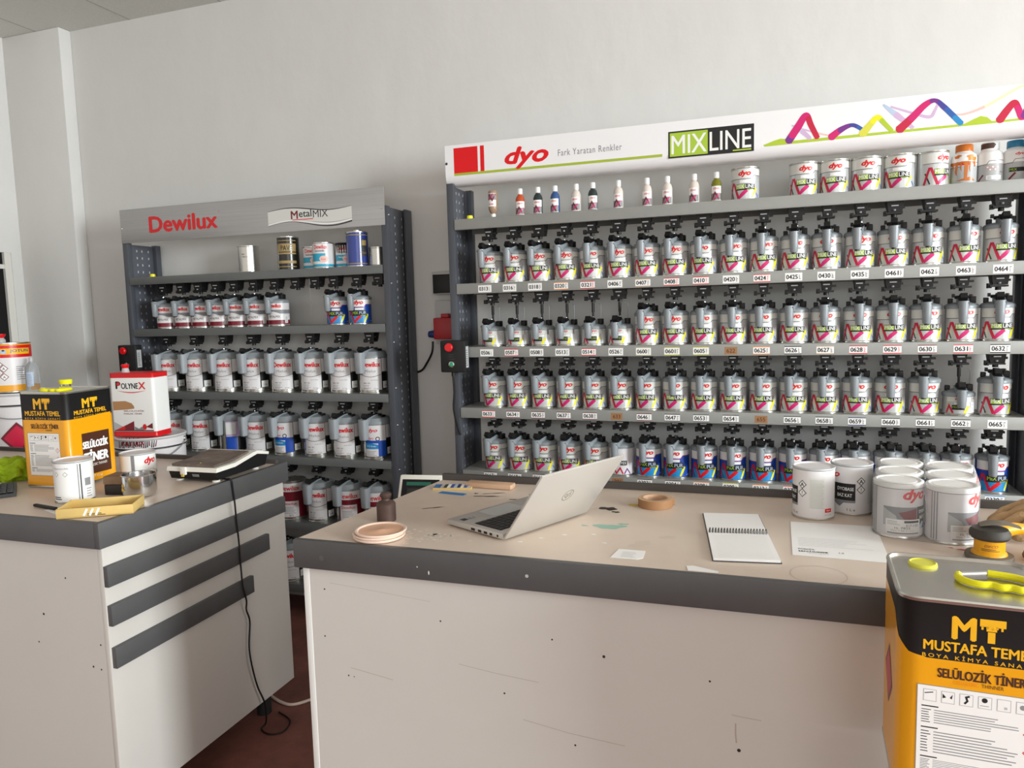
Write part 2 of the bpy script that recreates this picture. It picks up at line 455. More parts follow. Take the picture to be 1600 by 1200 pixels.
# logo plate
g.rect('ink', -0.364, 2.140, -0.040, 2.243, 2); g.rect('logo_green', -0.358, 2.146, -0.212, 2.237, 3)
g.text('white', 'MIX', -0.352, 2.155, w=0.136, h=0.072, bold=0.012, L=4); g.text('white', 'LINE', -0.205, 2.155, w=0.155, h=0.072, bold=0.008, L=4)
g.rect('lime', -0.118, 2.146, -0.050, 2.151, 4)
b = MB(); g.emit(b, on_front(0, RY0, 0)); b.build('logo_plate', hdr); g = G()
# ribbon artwork: plain looping ribbons over a green base line
g.poly('lime', [(-0.006, 2.158), (0.03, 2.170), (0.055, 2.176), (0.07, 2.174), (0.078, 2.164), (0.90, 2.168), (0.90, 2.161), (0.0, 2.152)], 2)
def rib(mats, pts, wd, L):
    P = catmull([Vector((x, y)) for x, y in pts], 6); n = len(P)-1
    if not isinstance(wd, (list, tuple)): wd = [wd]*len(pts)
    ws = [wd[min(i//6, len(wd)-1)] + (wd[min(i//6+1, len(wd)-1)] - wd[min(i//6, len(wd)-1)]) * ((i % 6)/6) for i in range(n+1)]
    for i in range(n):      # straight pieces with rounded joints
        m = mats[min(len(mats)-1, int(i*len(mats)/n))]; d = (P[i+1]-P[i]).normalized(); nn = Vector((-d.y, d.x)); a, c = ws[i]/2, ws[i+1]/2
        g.poly(m, [tuple(P[i]-nn*a), tuple(P[i+1]-nn*c), tuple(P[i+1]+nn*c), tuple(P[i]+nn*a)], L + 0.016*i)
        if i: g.disc(m, P[i].x, P[i].y, a, L=L + 0.016*i + 0.008, n=14)
rib(['pale_blue', 'pale_violet'], [(0.095, 2.222), (0.135, 2.192), (0.16, 2.166)], [0.004, 0.016, 0.014], 3)
rib(['pale_violet', 'pale_pink'], [(0.12, 2.208), (0.19, 2.182), (0.235, 2.168)], 0.006, 3)
rib(['purple', 'magenta', 'magenta', 'magenta', 'magenta', 'magenta', 'crimson', 'crimson', 'crimson', 'crimson'], [(0.083, 2.162), (0.118, 2.214), (0.145, 2.252), (0.163, 2.214), (0.186, 2.165)], [0.028, 0.028, 0.022, 0.020, 0.018], 5)
rib(['magenta', 'purple', 'indigo', 'blue'], [(0.232, 2.163), (0.265, 2.187), (0.30, 2.200), (0.325, 2.190), (0.352, 2.166)], [0.028, 0.022, 0.014, 0.014, 0.012], 4)
rib(['yellow_soft', 'yellow', 'lime'], [(0.338, 2.164), (0.366, 2.198), (0.388, 2.219), (0.410, 2.196), (0.436, 2.165)], [0.030, 0.022, 0.018, 0.016, 0.014], 5)
rib(['pale_blue', 'pale_violet'], [(0.405, 2.262), (0.45, 2.220), (0.505, 2.168)], [0.006, 0.020, 0.012], 3)
rib(['pale_violet', 'pale_violet'], [(0.43, 2.252), (0.50, 2.222), (0.555, 2.202), (0.572, 2.222), (0.583, 2.250)], [0.006, 0.008, 0.012, 0.010, 0.006], 3)
rib(['crimson', 'magenta', 'magenta', 'purple', 'indigo', 'blue', 'cyan'], [(0.458, 2.166), (0.500, 2.205), (0.540, 2.245), (0.572, 2.257), (0.60, 2.232), (0.632, 2.196), (0.656, 2.168)], [0.030, 0.026, 0.022, 0.014, 0.018, 0.018, 0.018], 5)
rib(['pale_pink', 'pale_pink', 'pale_yellow', 'pale_yellow'], [(0.632, 2.204), (0.665, 2.200), (0.73, 2.220), (0.82, 2.268), (0.86, 2.280)], [0.004, 0.008, 0.010, 0.010, 0.004], 3)
g.poly('lime', [(0.66, 2.164), (0.69, 2.178), (0.715, 2.188), (0.735, 2.182), (0.75, 2.166)], 4)
rib(['crimson', 'crimson', 'magenta', 'purple', 'indigo'], [(0.772, 2.166), (0.795, 2.20), (0.815, 2.222), (0.828, 2.198), (0.84, 2.170), (0.858, 2.20), (0.885, 2.242), (0.91, 2.24)], [0.026, 0.024, 0.020, 0.020, 0.020, 0.024, 0.018, 0.01], 5)
b = MB(); g.emit(b, on_front(0, RY0, 0)); b.build('ribbon_print', hdr)
b = MB().m('dark_grey'); b.lathe([(0, 0.004), (0.004, 0.004), (0.006, 0)], 10, mtx=Matrix.Translation((RX0+0.006, RY0, 2.205)) @ Matrix.Rotation(PI/2, 4, 'X')); rfix(b.build('bolt', right_rack))

# ---- header of the left rack: brushed steel plate
b = MB().m('sign_steel'); b.box(LX0+0.002, LY0-0.003, 1.972, -1.683, LY0, 2.149, bev=0.0008); lh = lfix(b.build('header', left_rack))
g = G()
g.text('red', 'Dewilux', -3.083, 2.016, w=0.445, h=0.086, bold=0.05, L=2); g.ring('red', -2.628, 2.098, 0.004, 0.001, 2, 12)
b = MB(); g.emit(b, on_front(0, LY0-0.003, 0)); b.build('wordmark', lh); g = G()
def wave(u, a, z): return z + a*math.sin((u+2.332)/0.475*2*PI)
N = 24; us = [-2.332 + 0.475*i/N for i in range(N+1)]
top = [(u, wave(u, 0.011, 2.072)) for u in us]; bot = [(u, wave(u, 0.011, 2.016)) for u in us]
for i in range(N): g.poly('panel_pale', [bot[i], bot[i+1], top[i+1], top[i]], 2)
g.stroke('dark_grey', [(u, wave(u, 0.011, 2.074)) for u in us], [0.001+0.004*abs(math.sin(i/N*PI)) for i in range(N+1)], 3)
g.stroke('white', [(u, wave(u, 0.013, 2.010)) for u in us], 0.008, 3); g.stroke('dark_grey', [(u, wave(u, 0.016, 2.003)) for u in us], [0.001+0.006*i/N for i in range(N+1)], 4)
g.text('wine', 'M', -2.198, 2.030, w=0.040, h=0.040, bold=0.03, L=4); g.text('dark_grey', 'etal', -2.152, 2.037, w=0.072, h=0.034, bold=0.02, L=4)
g.text('dark_grey', 'MIX', -2.072, 2.031, w=0.084, h=0.034, L=4); g.rect('red', -2.190, 2.024, -2.072, 2.028, 4)
b = MB(); g.emit(b, on_front(0, LY0-0.003, 0)); o = b.build('logo_plate', lh)
for x, z in ((LX0+0.012, 2.05), (-1.697, 2.05)):
    b = MB().m('chrome'); b.lathe([(0, 0.004), (0.003, 0.004), (0.005, 0)], 10, mtx=Matrix.Translation((x, LY0-0.003, z)) @ Matrix.Rotation(PI/2, 4, 'X')); lfix(b.build('bolt', left_rack))

# ---- drive heads hanging under the shelves (part of the rack)
def head_mesh(wide):
    b = MB().m('black')
    b.box(-0.040, -0.006, -0.006, 0.040, 0.012, 0.0); 
    t = 0.026 if wide else 0.018
    b.loft([[Vector((-t-0.006, -0.03, -0.004)), Vector((t+0.006, -0.03, -0.004)), Vector((t+0.006, 0.03, -0.004)), Vector((-t-0.006, 0.03, -0.004))],
            [Vector((-t+0.004, -0.022, -0.076)), Vector((t-0.001, -0.022, -0.076)), Vector((t-0.001, 0.022, -0.076)), Vector((-t+0.004, 0.022, -0.076))]], smooth=False)
    b.box(-0.032, -0.026, -0.084, 0.026, 0.014, -0.077); b.box(-0.036, -0.016, -0.088, -0.024, 0.006, -0.070); b.box(0.020, -0.020, -0.064, 0.034, -0.004, -0.056)
    b.cyl((0, 0, -0.095), 0.010, 0.014, 12)
    b.m('light_grey').box(-0.013, -0.0290, -0.056, 0.011, -0.0240, -0.052); b.m('mid_grey').cyl((-0.002, -0.024, -0.073), 0.005, 0.006, 10)
    return b
HM = []
for wd in (False, True):
    o = head_mesh(wd).build('drive_head'); HM.append(o.data); bpy.data.objects.remove(o)

# ------------------------------------------------------------------ paint cans with stirring lids
def body_prof(R, h): return [(0, 0.002), (R-0.003, 0.002), (R, 0), (R, 0.004), (R-0.0018, 0.006), (R-0.0018, h-0.006), (R, h-0.004), (R, h), (R-0.005, h), (R-0.007, h-0.004), (0, h-0.004)]
def body(R, h, m, top=None):
    b = MB(); ms = ['tin', 'tin', 'tin', 'tin', m, 'tin', 'tin', 'tin', top or 'tin', top or 'tin']
    return b.lathe(body_prof(R, h), 40, mats=ms)
def lab_mixline(h, base, small=False):
    g = G(); s = h/0.128; blue = base == 'blue'
    if blue: g.rect('dyo_blue', -0.105, 0.007, 0.105, h-0.008, 0); g.rect('dyo_navy', -0.03, 0.045*s, 0.035, 0.072*s, 1); g.rect('cyan', -0.06, 0.007, 0.035, 0.042*s, 1)
    else:
        g.rect('light_grey', 0.045, 0.02*s, 0.085, 0.075*s, 0)
    g.poly('panel_pale' if not blue else 'white', [(-0.075, 0.084*s), (0.026, 0.084*s), (0.036, 0.096*s), (0.10, 0.096*s), (0.10, h-0.008), (-0.075, h-0.008)], 1)
    g.stroke('red' if blue else 'dark_grey', [(-0.075, 0.0835*s), (0.026, 0.0835*s), (0.036, 0.0955*s), (0.10, 0.0955*s)], 0.0018, 2)
    g.rect('white', -0.020, 0.068*s, 0.024, 0.079*s, 2)
    g.text('red', 'dyo', -0.026, 0.0895*s, w=0.050, h=0.027*s, bold=0.06, shear=0.28, L=3)
    g.rect('ink', -0.036, 0.040*s, 0.040, 0.064*s, 3); 
    if not blue: g.rect('logo_green', -0.035, 0.045*s, -0.001, 0.063*s, 4)
    g.text('logo_green' if blue else 'white', 'MIX', -0.033, 0.047*s, w=0.030, h=0.0145*s, bold=0.02, L=5); g.text('white' if not blue else 'pale_blue', 'LINE' if not blue else 'PUR', 0.002, 0.047*s, w=0.035, h=0.0145*s, bold=0.015, L=5)
    g.rect('lime', 0.008, 0.0415*s, 0.034, 0.0435*s, 5)
    g.stroke('crimson', [(-0.070, 0.008), (-0.052, 0.066*s), (-0.046, 0.066*s), (-0.024, 0.008)], [0.008, 0.008, 0.009, 0.010], 2)
    g.stroke('dark_grey', [(-0.066, 0.05*s), (-0.050, 0.010)], 0.005, 1)
    g.stroke('magenta' if not blue else 'red', [(-0.024, 0.008), (-0.012, 0.022*s), (0.008, 0.040*s)], [0.008, 0.014, 0.014], 2)
    g.stroke('yellow', [(0.026, 0.008), (0.034, 0.024*s), (0.046, 0.048*s)], [0.006, 0.010, 0.010], 2)
    g.stroke('blue', [(0.049, 0.028*s), (0.060, 0.010)], 0.004, 2); g.stroke('pale_blue', [(0.056, 0.012), (0.075, 0.016)], 0.003, 2)
    return g
def lab_minor(h):    # small can: shorter label with a printed text panel at the side
    g = G()
    g.rect('panel_pale', -0.05, 0.05, 0.042, h-0.006, 1); g.text('red', 'dyo', -0.020, 0.053, w=0.032, h=0.015, bold=0.04, shear=0.28, L=3)
    g.rect('white', -0.022, 0.040, 0.022, 0.048, 2); g.rect('ink', -0.030, 0.020, 0.012, 0.038, 2); g.text('logo_green', 'MIXLINE', -0.027, 0.026, w=0.036, h=0.008, L=3)
    g.stroke('crimson', [(-0.05, 0.008), (-0.04, 0.035), (-0.026, 0.008)], 0.007, 2); g.stroke('yellow', [(0.012, 0.008), (0.026, 0.034)], 0.010, 3)
    g.rect('white', 0.036, 0.010, 0.078, h-0.008, 1); g.lines('ink_grey', 0.040, 0.075, 0.014, h-0.012, 9, L=2)
    return g
def lab_big(kind, h):
    g = G()
    g.rect('black', 0.050, 0.02, 0.13, 0.10, 1); g.rect('white', 0.056, 0.022, 0.10, 0.056, 2); g.text('ink', '1 kg', 0.066, 0.03, w=0.022, h=0.010, L=3)
    g.rect('can_white', 0.052, 0.104, 0.13, h-0.012, 1)
    g.rect('ink', -0.062, 0.014, 0.0505, h-0.012, 1); g.rect('can_white', -0.061, 0.015, 0.049, h-0.013, 2)
    if kind == 'dewilux':
        g.text('red', 'Dewilux', -0.050, h-0.054, w=0.094, h=0.026, bold=0.05, L=3); g.text('mid_grey', 'Mixlux', -0.036, h-0.080, w=0.058, h=0.013, shear=0.2, L=3)
        N = 14; g.stroke('ink', [(-0.061+0.11*i/N, h-0.090-0.012*math.sin(PI*i/N)) for i in range(N+1)], 0.0022, 3)
        g.text('ink_grey', 'Akrilik Bazkat', -0.006, 0.062, w=0.040, h=0.005, L=3); g.text('ink', 'MIX 101', -0.045, 0.045, w=0.034, h=0.008, L=3)
        g.lines('ink_grey', -0.048, -0.005, 0.024, 0.044, 3, L=3); g.text('ink', 'Dewilux', -0.048, 0.019, w=0.03, h=0.006, L=3); g.text('ink', '2,5 kg', 0.006, 0.019, w=0.022, h=0.006, L=3)
    elif kind == 'dyo':
        g.text('red', 'dyo', -0.044, h-0.052, w=0.05, h=0.024, bold=0.04, shear=0.28, L=3); g.text('red', 'dyo', -0.044, h-0.086, w=0.03, h=0.016, bold=0.02, L=3); g.ring('ink', 0.006, h-0.080, 0.009, 0.004, 3, 14)
        g.rect('dyo_blue', 0.008, 0.015, 0.049, 0.092, 3); g.poly('cyan', [(-0.061, 0.052), (0.008, 0.052), (0.008, 0.072), (-0.02, 0.080), (-0.061, 0.094)], 3); g.poly('dyo_blue', [(-0.061, 0.082), (0.049, 0.078), (0.049, 0.092), (-0.061, 0.096)], 4)
        g.text('white', 'DYO Binder', -0.052, 0.062, w=0.05, h=0.008, L=5); g.lines('ink_grey', -0.054, 0.0, 0.020, 0.046, 4, L=3)
    else:   # lower third blue, upper pale panel, dark back
        g.rect('pale_violet', -0.061, 0.090, 0.049, h-0.013, 3); g.rect('dyo_blue', -0.061, 0.015, -0.005, 0.088, 3); g.rect('white', -0.061, 0.1, -0.01, h-0.02, 4); g.rect('dark_grey', -0.004, 0.015, 0.049, 0.088, 3)
    return g
def lab_wine(h, w=0.11):
    g = G(); g.rect('wine', -0.14, 0.100, 0.14, h-0.012, 0); g.rect('can_white', -0.13, h-0.056, 0.10, h-0.012, 1)
    g.text('red', 'Dewilux', -0.052, h-0.050, w=0.104, h=0.026, bold=0.03, L=3); g.rect('wine', -0.05, 0.014, 0.10, 0.1, 0)
    g.rect('can_white', -0.046, 0.016, 0.044, 0.100, 2); g.text('red', 'Dewilux', -0.036, 0.080, w=0.07, h=0.014, bold=0.02, L=4)
    g.lines('ink_grey', -0.034, 0.034, 0.036, 0.074, 5, L=4, rag=0.4, seed=3); g.text('ink', '3/1', -0.008, 0.020, w=0.020, h=0.011, L=4)
    return g
def lab_small_dewilux(h):
    g = G()
    g.rect('can_white', -0.09, 0.008, 0.10, h-0.008, 0)
    g.rect('mid_grey', -0.09, 0.062, 0.10, 0.082, 1); N = 16
    g.poly('can_white', [(-0.09, 0.05)] + [(-0.09+0.15*i/N, 0.058+0.016*math.sin(PI*1.2*i/N)) for i in range(N+1)] + [(0.06, 0.05)], 2)
    g.text('red', 'Dewilux', -0.040, h-0.034, w=0.074, h=0.021, bold=0.05, L=3); g.text('dark_grey', 'METALMIX', -0.036, 0.042, w=0.06, h=0.011, bold=0.01, L=3)
    g.rect('wine', -0.09, 0.008, 0.10, 0.030, 2); g.rect('white', 0.048, 0.014, 0.068, 0.052, 3); g.lines('ink', 0.05, 0.066, 0.018, 0.05, 5, L=4, rag=0.1)
    return g
def lab_white_mix(h):
    g = G(); g.rect('can_white', -0.1, 0.008, 0.1, h-0.008, 0); g.rect('ink', 0.0, 0.045, 0.03, 0.065, 1); g.text('white', 'MIX', 0.003, 0.049, w=0.024, h=0.012, L=2)
    g.stroke('crimson', [(-0.045, 0.008), (-0.03, 0.034), (-0.016, 0.010), (0.0, 0.034), (0.012, 0.008)], 0.006, 2); g.stroke('purple', [(0.018, 0.008), (0.03, 0.03), (0.045, 0.008)], 0.005, 2)
    return g
def lid_parts(R, h, big=False, small=False):
    """grey stirring lid with pouring channel; handle grip, black lever and coupling as pieces of it"""
    out = {}
    b = MB().m('plastic_grey')
    b.lathe([(R+0.0012, h-0.010), (R+0.0018, h-0.001), (R+0.0004, h+0.003), (R-0.006, h+(0.020 if big else 0.008)), (R*0.55, h+(0.030 if big else 0.013)), (0, h+(0.032 if big else 0.014))], 40)
    k = 1.25 if big else 1.0; gr = 0.0165*k
    prof = [(-(R+gr*1.6), h+0.012), (-(R+gr*0.3), h-0.006), (-0.004, h+0.006), (-0.004, h+0.030*k), (-(R*0.45), h+0.028*k), (-(R+gr*0.4), h+0.018*k)]
    for sx in (-1, 1):
        b.prism(prof[::-1], lambda u, v, d: Vector((d, u, v)), sx*gr*0.95-0.002, sx*gr*0.95+0.002)
    b.prism([(-(R+gr*1.2), h-0.004), (-0.004, h+0.004), (-0.004, h+0.022*k), (-(R*0.55), h+0.020*k), (-(R+gr*1.2), h+0.010)][::-1], lambda u, v, d: Vector((d, u, v)), -gr*0.9, gr*0.9)
    out['stirring_lid'] = b
    b = MB().m('plastic_grey' if not big else 'plastic_clear_grey')
    gl = 0.100 if big else (0.064 if small else 0.078); cy = -(R+gr*0.85)
    if big:   # broad flat grip
        ring = lambda z, s: [Vector((s*gr*1.15*math.copysign(abs(math.cos(a))**0.5, math.cos(a)), cy+s*gr*0.95*math.copysign(abs(math.sin(a))**0.6, math.sin(a)), z)) for a in [2*PI*i/20 for i in range(20)]]
    else:
        ring = lambda z, s: [Vector((s*gr*math.cos(a), cy+s*gr*math.sin(a), z)) for a in [2*PI*i/20 for i in range(20)]]
    z0 = h+0.016-gl
    b.loft([ring(z0, 0.72), ring(z0+0.004, 0.86), ring(z0+gl*0.5, 0.95), ring(h+0.010, 1.0), ring(h+0.018, 1.02)])
    b.m('black').cyl((0, cy, z0-0.005), gr*0.5, 0.006, 10)
    out['handle'] = b
    b = MB().m('black')
    lev = [(-(R+0.022), h+0.030), (-(R+0.010), h+0.020), (-0.012, h+0.018), (-0.004, h+0.036), (-(R*0.5), h+0.041), (-(R*0.8), h+0.038), (-(R+0.012), h+0.047), (-(R+0.016), h+0.040)]
    b.prism(lev[::-1], lambda u, v, d: Vector((d, u, v)), -0.011*k, 0.011*k)
    b.box(-0.016, -R*0.72, h+0.020, 0.016, -R*0.45, h+0.034)
    b.box(0.024*k, -0.016, h+0.010, 0.044*k, 0.012, h+0.034, bev=0.002); b.box(-0.044*k, -0.004, h+0.008, -0.028*k, 0.016, h+0.028, bev=0.002)
    out['pouring_lever'] = b
    b = MB().m('black')
    hh = small if small else (0.043 if big else 0.0445)
    b.cyl((0, 0, h+0.010), 0.011, 0.022, 14)
    if small: b.cyl((0, 0, h+0.03), 0.0045, 0.04, 10); b.cyl((0, 0, h+0.062), 0.0065, hh-0.062, 10)
    else:
        b.cyl((0, 0, h+0.03), 0.008, hh-0.031, 10)
        b.box(-0.032, -0.008, h+0.031, 0.032, 0.008, h+0.038); b.box(-0.032, -0.007, h+0.036, -0.023, 0.007, h+hh); b.box(0.023, -0.007, h+0.030, 0.032, 0.007, h+hh-0.003)
        b.lathe([(0, h+0.024), (0.022, h+0.026), (0.024, h+0.032), (0, h+0.034)], 18)
    b.m('chrome').lathe([(0, h+0.036), (0.005, h+0.036), (0.005, h+0.042), (0, h+0.044)], 10, c=(0.006, -0.020, 0.002))
    zt = h+hh-(0.006 if small else 0.004)
    b.m('mid_grey').tube([(0.034*k, 0.0, h+0.02), (0.036*k, 0.0, zt-0.006), (0.034*k, 0.0, zt), (0.024*k, 0.0, zt+0.001)], 0.0011, 6)
    out['coupling'] = b
    return out
PROTO = {}
def make_proto(kind, R, h, mbody, gfx, lid=None, top=None):
    P = {}
    o = body(R, h, mbody, top).build('body'); P['body'] = o.data; bpy.data.objects.remove(o)
    b = MB(); gfx.emit(b, on_cyl(R-0.0018), du=0.006); o = b.build('label'); P['label'] = o.data; bpy.data.objects.remove(o)
    if lid is not None:
        for n, b in lid_parts(R, h, **lid).items():
            o = b.build(n, recalc=True); P[n] = o.data; bpy.data.objects.remove(o)
    PROTO[kind] = (P, R, h)
R1, H1 = 0.0545, 0.128
make_proto('mixline', R1, H1, 'can_silver', lab_mixline(H1, 'silver'), {})
make_proto('mixline_blue', R1, H1, 'dyo_blue', lab_mixline(H1, 'blue'), {})
make_proto('mixline_small', R1-0.001, 0.078, 'can_silver', lab_minor(0.078), dict(small=0.1030))
make_proto('mixline_short', R1-0.001, 0.078, 'can_silver', lab_minor(0.078), dict(small=0.0950))
make_proto('white_mix', R1, H1, 'can_white', lab_white_mix(H1), {})
make_proto('mixline_closed', R1, H1+0.002, 'can_silver', lab_mixline(H1, 'silver'), None)
make_proto('dewilux_small', R1, 0.126, 'can_silver', lab_small_dewilux(0.126), {})
make_proto('dewilux_big', 0.070, 0.182, 'tin', lab_big('dewilux', 0.182), dict(big=True))
make_proto('dyo_big', 0.070, 0.182, 'tin', lab_big('dyo', 0.182), dict(big=True))
make_proto('half_blue_big', 0.070, 0.182, 'tin', lab_big('half', 0.182), dict(big=True))
make_proto('wine_big', 0.070, 0.182, 'tin', lab_wine(0.182), dict(big=True))
make_proto('wine_closed', 0.074, 0.205, 'tin', lab_wine(0.205), None)
def can(kind, x, y, z, label, group, yl=0.0, yh=0.0, name='paint_can'):
    P, R, h = PROTO[kind]
    r = thing(name, label, 'paint can', (x, y, z), 0, group)
    bd = place(P['body'], 'body', r); place(P['label'], 'label', r, rz=yl)
    if 'stirring_lid' in P:
        ld = place(P['stirring_lid'], 'stirring_lid', r, rz=yh)
        for n in ('handle', 'pouring_lever', 'coupling'): place(P[n], n, ld)
    return r

# shelf tags
def shelf_tag(shelf, fix, x, z, txt, edge=None, tape=False):
    b = MB(); w, hh = (0.031, 0.0155) if not tape else (0.024, 0.015)
    g = G()
    if tape:
        g.rect('tape_brown', -w, -hh, w, hh, 1); g.text('brown_text', txt, 0, -0.008, h=0.016, L=2, centre=True, bold=0.01)
    else:
        g.rect('paper', -w, -hh, w, hh, 1)
        if edge: g.rect(edge, -w, hh-0.003, w, hh, 2); g.rect(edge, -w, -hh, w, -hh+0.003, 2)
        g.text('ink', txt, -w+0.004, -0.0085, w=0.042, h=0.017, L=3, bold=0.035); g.lines('red' if edge == 'red' else 'ink', 0.019, 0.026, -0.009, 0.010, 4, th=0.45, L=3, rag=0.7, seed=len(txt)+int(x*1000) % 97)
    g.emit(b, lambda u, v, d: Vector((u, -d, v)))
    o = b.build('tag', shelf); o.location = (x, RY0-0.001, z); return o
XS = [-1.157 + 0.11547*i for i in range(18)]
Y_CAN = RY0 + 0.075
rows = [
 (1, ['0313', '0316', '0318', '0320', '0321', '0406', '0407', '0408', '0410', '0420', '0424', '0425', '0430', '0435', '0461', '0462', '0463', '0464'],
     {3: 'orange', 4: 'red', 7: 'red', 8: 'red', 10: 'red', 6: 'tape_side'}, {}),
 (2, ['0506', '0507', '0508', '0513', '0514', '0526', '0600', '0601', '0605', '622', '0625', '0626', '0627', '0628', '0629', '0630', '0631', '0632'],
     {1: 'red', 4: 'red', 6: 'pale_yellow', 7: 'yellow_soft', 8: 'yellow_soft', 10: 'orange', 11: 'ink', 12: 'tape_side', 13: 'red', 14: 'red', 15: 'wine', 16: 'red', 17: 'ink'}, {i: 'mixline_small' for i in range(6)}),
 (3, ['0633', '0634', '0635', '0637', '0638', '633', '0646', '0647', '0653', '0654', '655', '0656', '0658', '0659', '0660', '0661', '0662', '0665'],
     {0: 'red', 1: 'wine', 2: 'wine', 3: 'wine', 4: 'wine', 6: 'wine', 7: 'ink', 8: 'ink', 9: 'ink', 11: 'ink', 12: 'ink', 13: 'dyo_navy', 14: 'ink', 15: 'ink', 16: 'ink'}, {16: 'mixline_short'}),
 (4, ['0667', '0668', '0669', '0670', '0672', '301', '0303', '0304', '0308', '0309', '0312', '0322', '0323', '0325', '0326', '0327', '0328', '0330'],
     {0: 'ink', 1: 'ink', 2: 'ink', 6: 'ink', 7: 'ink', 8: 'orange', 9: 'yellow_soft', 10: 'orange', 11: 'red', 12: 'red', 17: 'cyan'}, {5: 'white_mix', **{i: 'mixline_blue' for i in range(6, 18)}}),
]
ordn = {1: 'second', 2: 'third', 3: 'fourth', 4: 'fifth'}
desc = {'mixline': 'silver paint can with grey stirring lid', 'mixline_small': 'short silver paint can with tall-shafted stirring lid', 'mixline_short': 'short silver paint can with tall-shafted stirring lid', 'mixline_blue': 'blue and white paint can with grey stirring lid', 'white_mix': 'plain white paint can with grey stirring lid and pink zigzag'}
rr = random.Random(3)
hidden_tag = {3: 'silver stirring-lid can just left of the one cut by the laptop lid', 4: 'silver stirring-lid can cut by the laptop lid, beside the plain white one',
              12: 'blue stirring-lid can behind the nearer white can with hazard diamonds', 13: 'blue stirring-lid can behind the white can with the black label panel',
              14: 'blue stirring-lid can mostly hidden behind the left half of the six-pack', 15: 'blue stirring-lid can mostly hidden behind the middle of the six-pack', 16: 'blue stirring-lid can mostly hidden behind the right half of the six-pack'}
for si, tags, edges, kinds in rows:
    z = RZ[si]; up = RZ[si-1]
    for i, x in enumerate(XS):
        kd = kinds.get(i, 'mixline'); tape = len(tags[i]) == 3
        where = ('directly above brown tape tag %s on the %s shelf' % (tags[i], ordn[si])) if tape else ('directly above shelf tag %s' % tags[i])
        yh = math.radians(-14 + 0.5*i + rr.uniform(-9, 6)); yl = math.radians(rr.uniform(-4, 14))
        txt = ('silver stirring-lid can above ' + where.split('above ')[1]) if tape and kd != 'white_mix' else ('plain white can with pink zigzag above brown tape tag 301' if tape else desc[kd] + ' ' + where)
        if si == 4: txt = hidden_tag.get(i, txt)
        can(kd, x + rr.uniform(-0.001, 0.001), Y_CAN, z + 0.0006, txt, 'stirring-lid cans on the long mixing rack', yl, yh)
        o = place(HM[i % 3 == 2], 'drive_head', rsh[si-1], (0, 0, 0), 0)
        o.location = Vector((x, Y_CAN, up-0.004))
        shelf_tag(rsh[si], rfix, x-0.006, z-(0.026 if si < 4 else 0.019), tags[i], edges.get(i), tape)

# ---- loose bottles, cans and jars on the top shelf of the long rack
def bottle_mesh(mcol, flip, clear=None):
    g = G(); R = 0.017; g.rect('paper', -0.019, 0.010, 0.019, 0.058, 1); g.text('red', 'dyo', -0.010, 0.045, w=0.02, h=0.009, bold=0.03, shear=0.28, L=2)
    g.rect('mid_grey', -0.019, 0.012, 0.019, 0.034, 2); g.stroke('wine', [(-0.017, 0.012), (-0.004, 0.036), (0.010, 0.012)], 0.005, 3); g.stroke('magenta', [(-0.008, 0.012), (0.012, 0.034)], 0.004, 4)
    return g
def sample_bottle(x, y, z, mcol, label, flip=False, sc=1.2):
    r = thing('sample_bottle', label, 'bottle', (x, y, z), rr.uniform(-0.3, 0.3), 'small sample bottles on the top shelf')
    R = 0.017*sc; H = 0.082*sc
    b = MB().m(mcol); b.lathe([(0, 0.001), (R*0.9, 0), (R, 0.004), (R, H*0.8), (R*0.8, H*0.93), (R*0.5, H), (R*0.5, H+0.004), (0, H+0.004)], 24)
    bo = b.build('bottle_body', r)
    b = MB().m('white'); b.lathe([(0, H+0.003), (R*0.56, H+0.003), (R*0.56, H+0.021*sc), (R*0.5, H+0.023*sc), (0, H+0.023*sc)], 18); cp = b.build('cap', r)
    b = MB(); bottle_mesh(mcol, flip).emit(b, lambda u, v, d: on_cyl(R)(u*sc, v*sc, d), du=0.004); lb = b.build('label', r)
    if flip:
        for o in (bo, cp, lb): o.rotation_euler = (PI, 0, PI); o.location = (0, 0, H+0.023*sc)
    return r
YB = 3.15; ZT = RZ[0]
for x, m, lb, fl in ((-1.150, 'bottle_brown', 'brown sample bottle standing upside down on its white cap', True), (-1.022, 'bottle_red', 'orange-red sample bottle with white cap on the top shelf', False),
                 (-0.940, 'bottle_dark', 'dark green-black sample bottle beside the orange-red one', False), (-0.862, 'bottle_blue', 'blue sample bottle with white cap on the top shelf', False),
                 (-0.768, 'bottle_pale', 'pale sample bottle next right of the blue bottle', False), (-0.695, 'bottle_dark', 'grey-black sample bottle between two pale bottles', False),
                 (-0.585, 'bottle_pale', 'pale sample bottle standing alone right of the grey-black bottle', False), (-0.465, 'bottle_pale', 'left one of two pale bottles under the lime line end', False),
                 (-0.381, 'bottle_pale', 'right one of two pale bottles under the lime line end', False), (-0.273, 'bottle_pale', 'pale sample bottle next left of the olive bottle', False),
                 (-0.185, 'bottle_olive', 'olive yellow sample bottle beside the single closed paint can', False)):
    sample_bottle(x, YB, ZT + 0.0005, m, lb, fl)
for x, lb, yl in ((-0.074, 'closed silver paint can standing alone beside the olive bottle', 0.0), (0.144, 'first closed paint can from the left in the top shelf row of five', 0.12),
              (0.254, 'second closed paint can from the left in the top shelf row of five', 0.02), (0.365, 'middle closed paint can in the top shelf row of five', 0.05),
              (0.478, 'fourth closed paint can in the top shelf row, logo near its left side', -0.2), (0.588, 'closed paint can beside the orange-stained jar, turned to its right', 0.62)):
    can('mixline_closed', x, YB, ZT + 0.0005, lb, 'closed cans on the top shelf', yl)
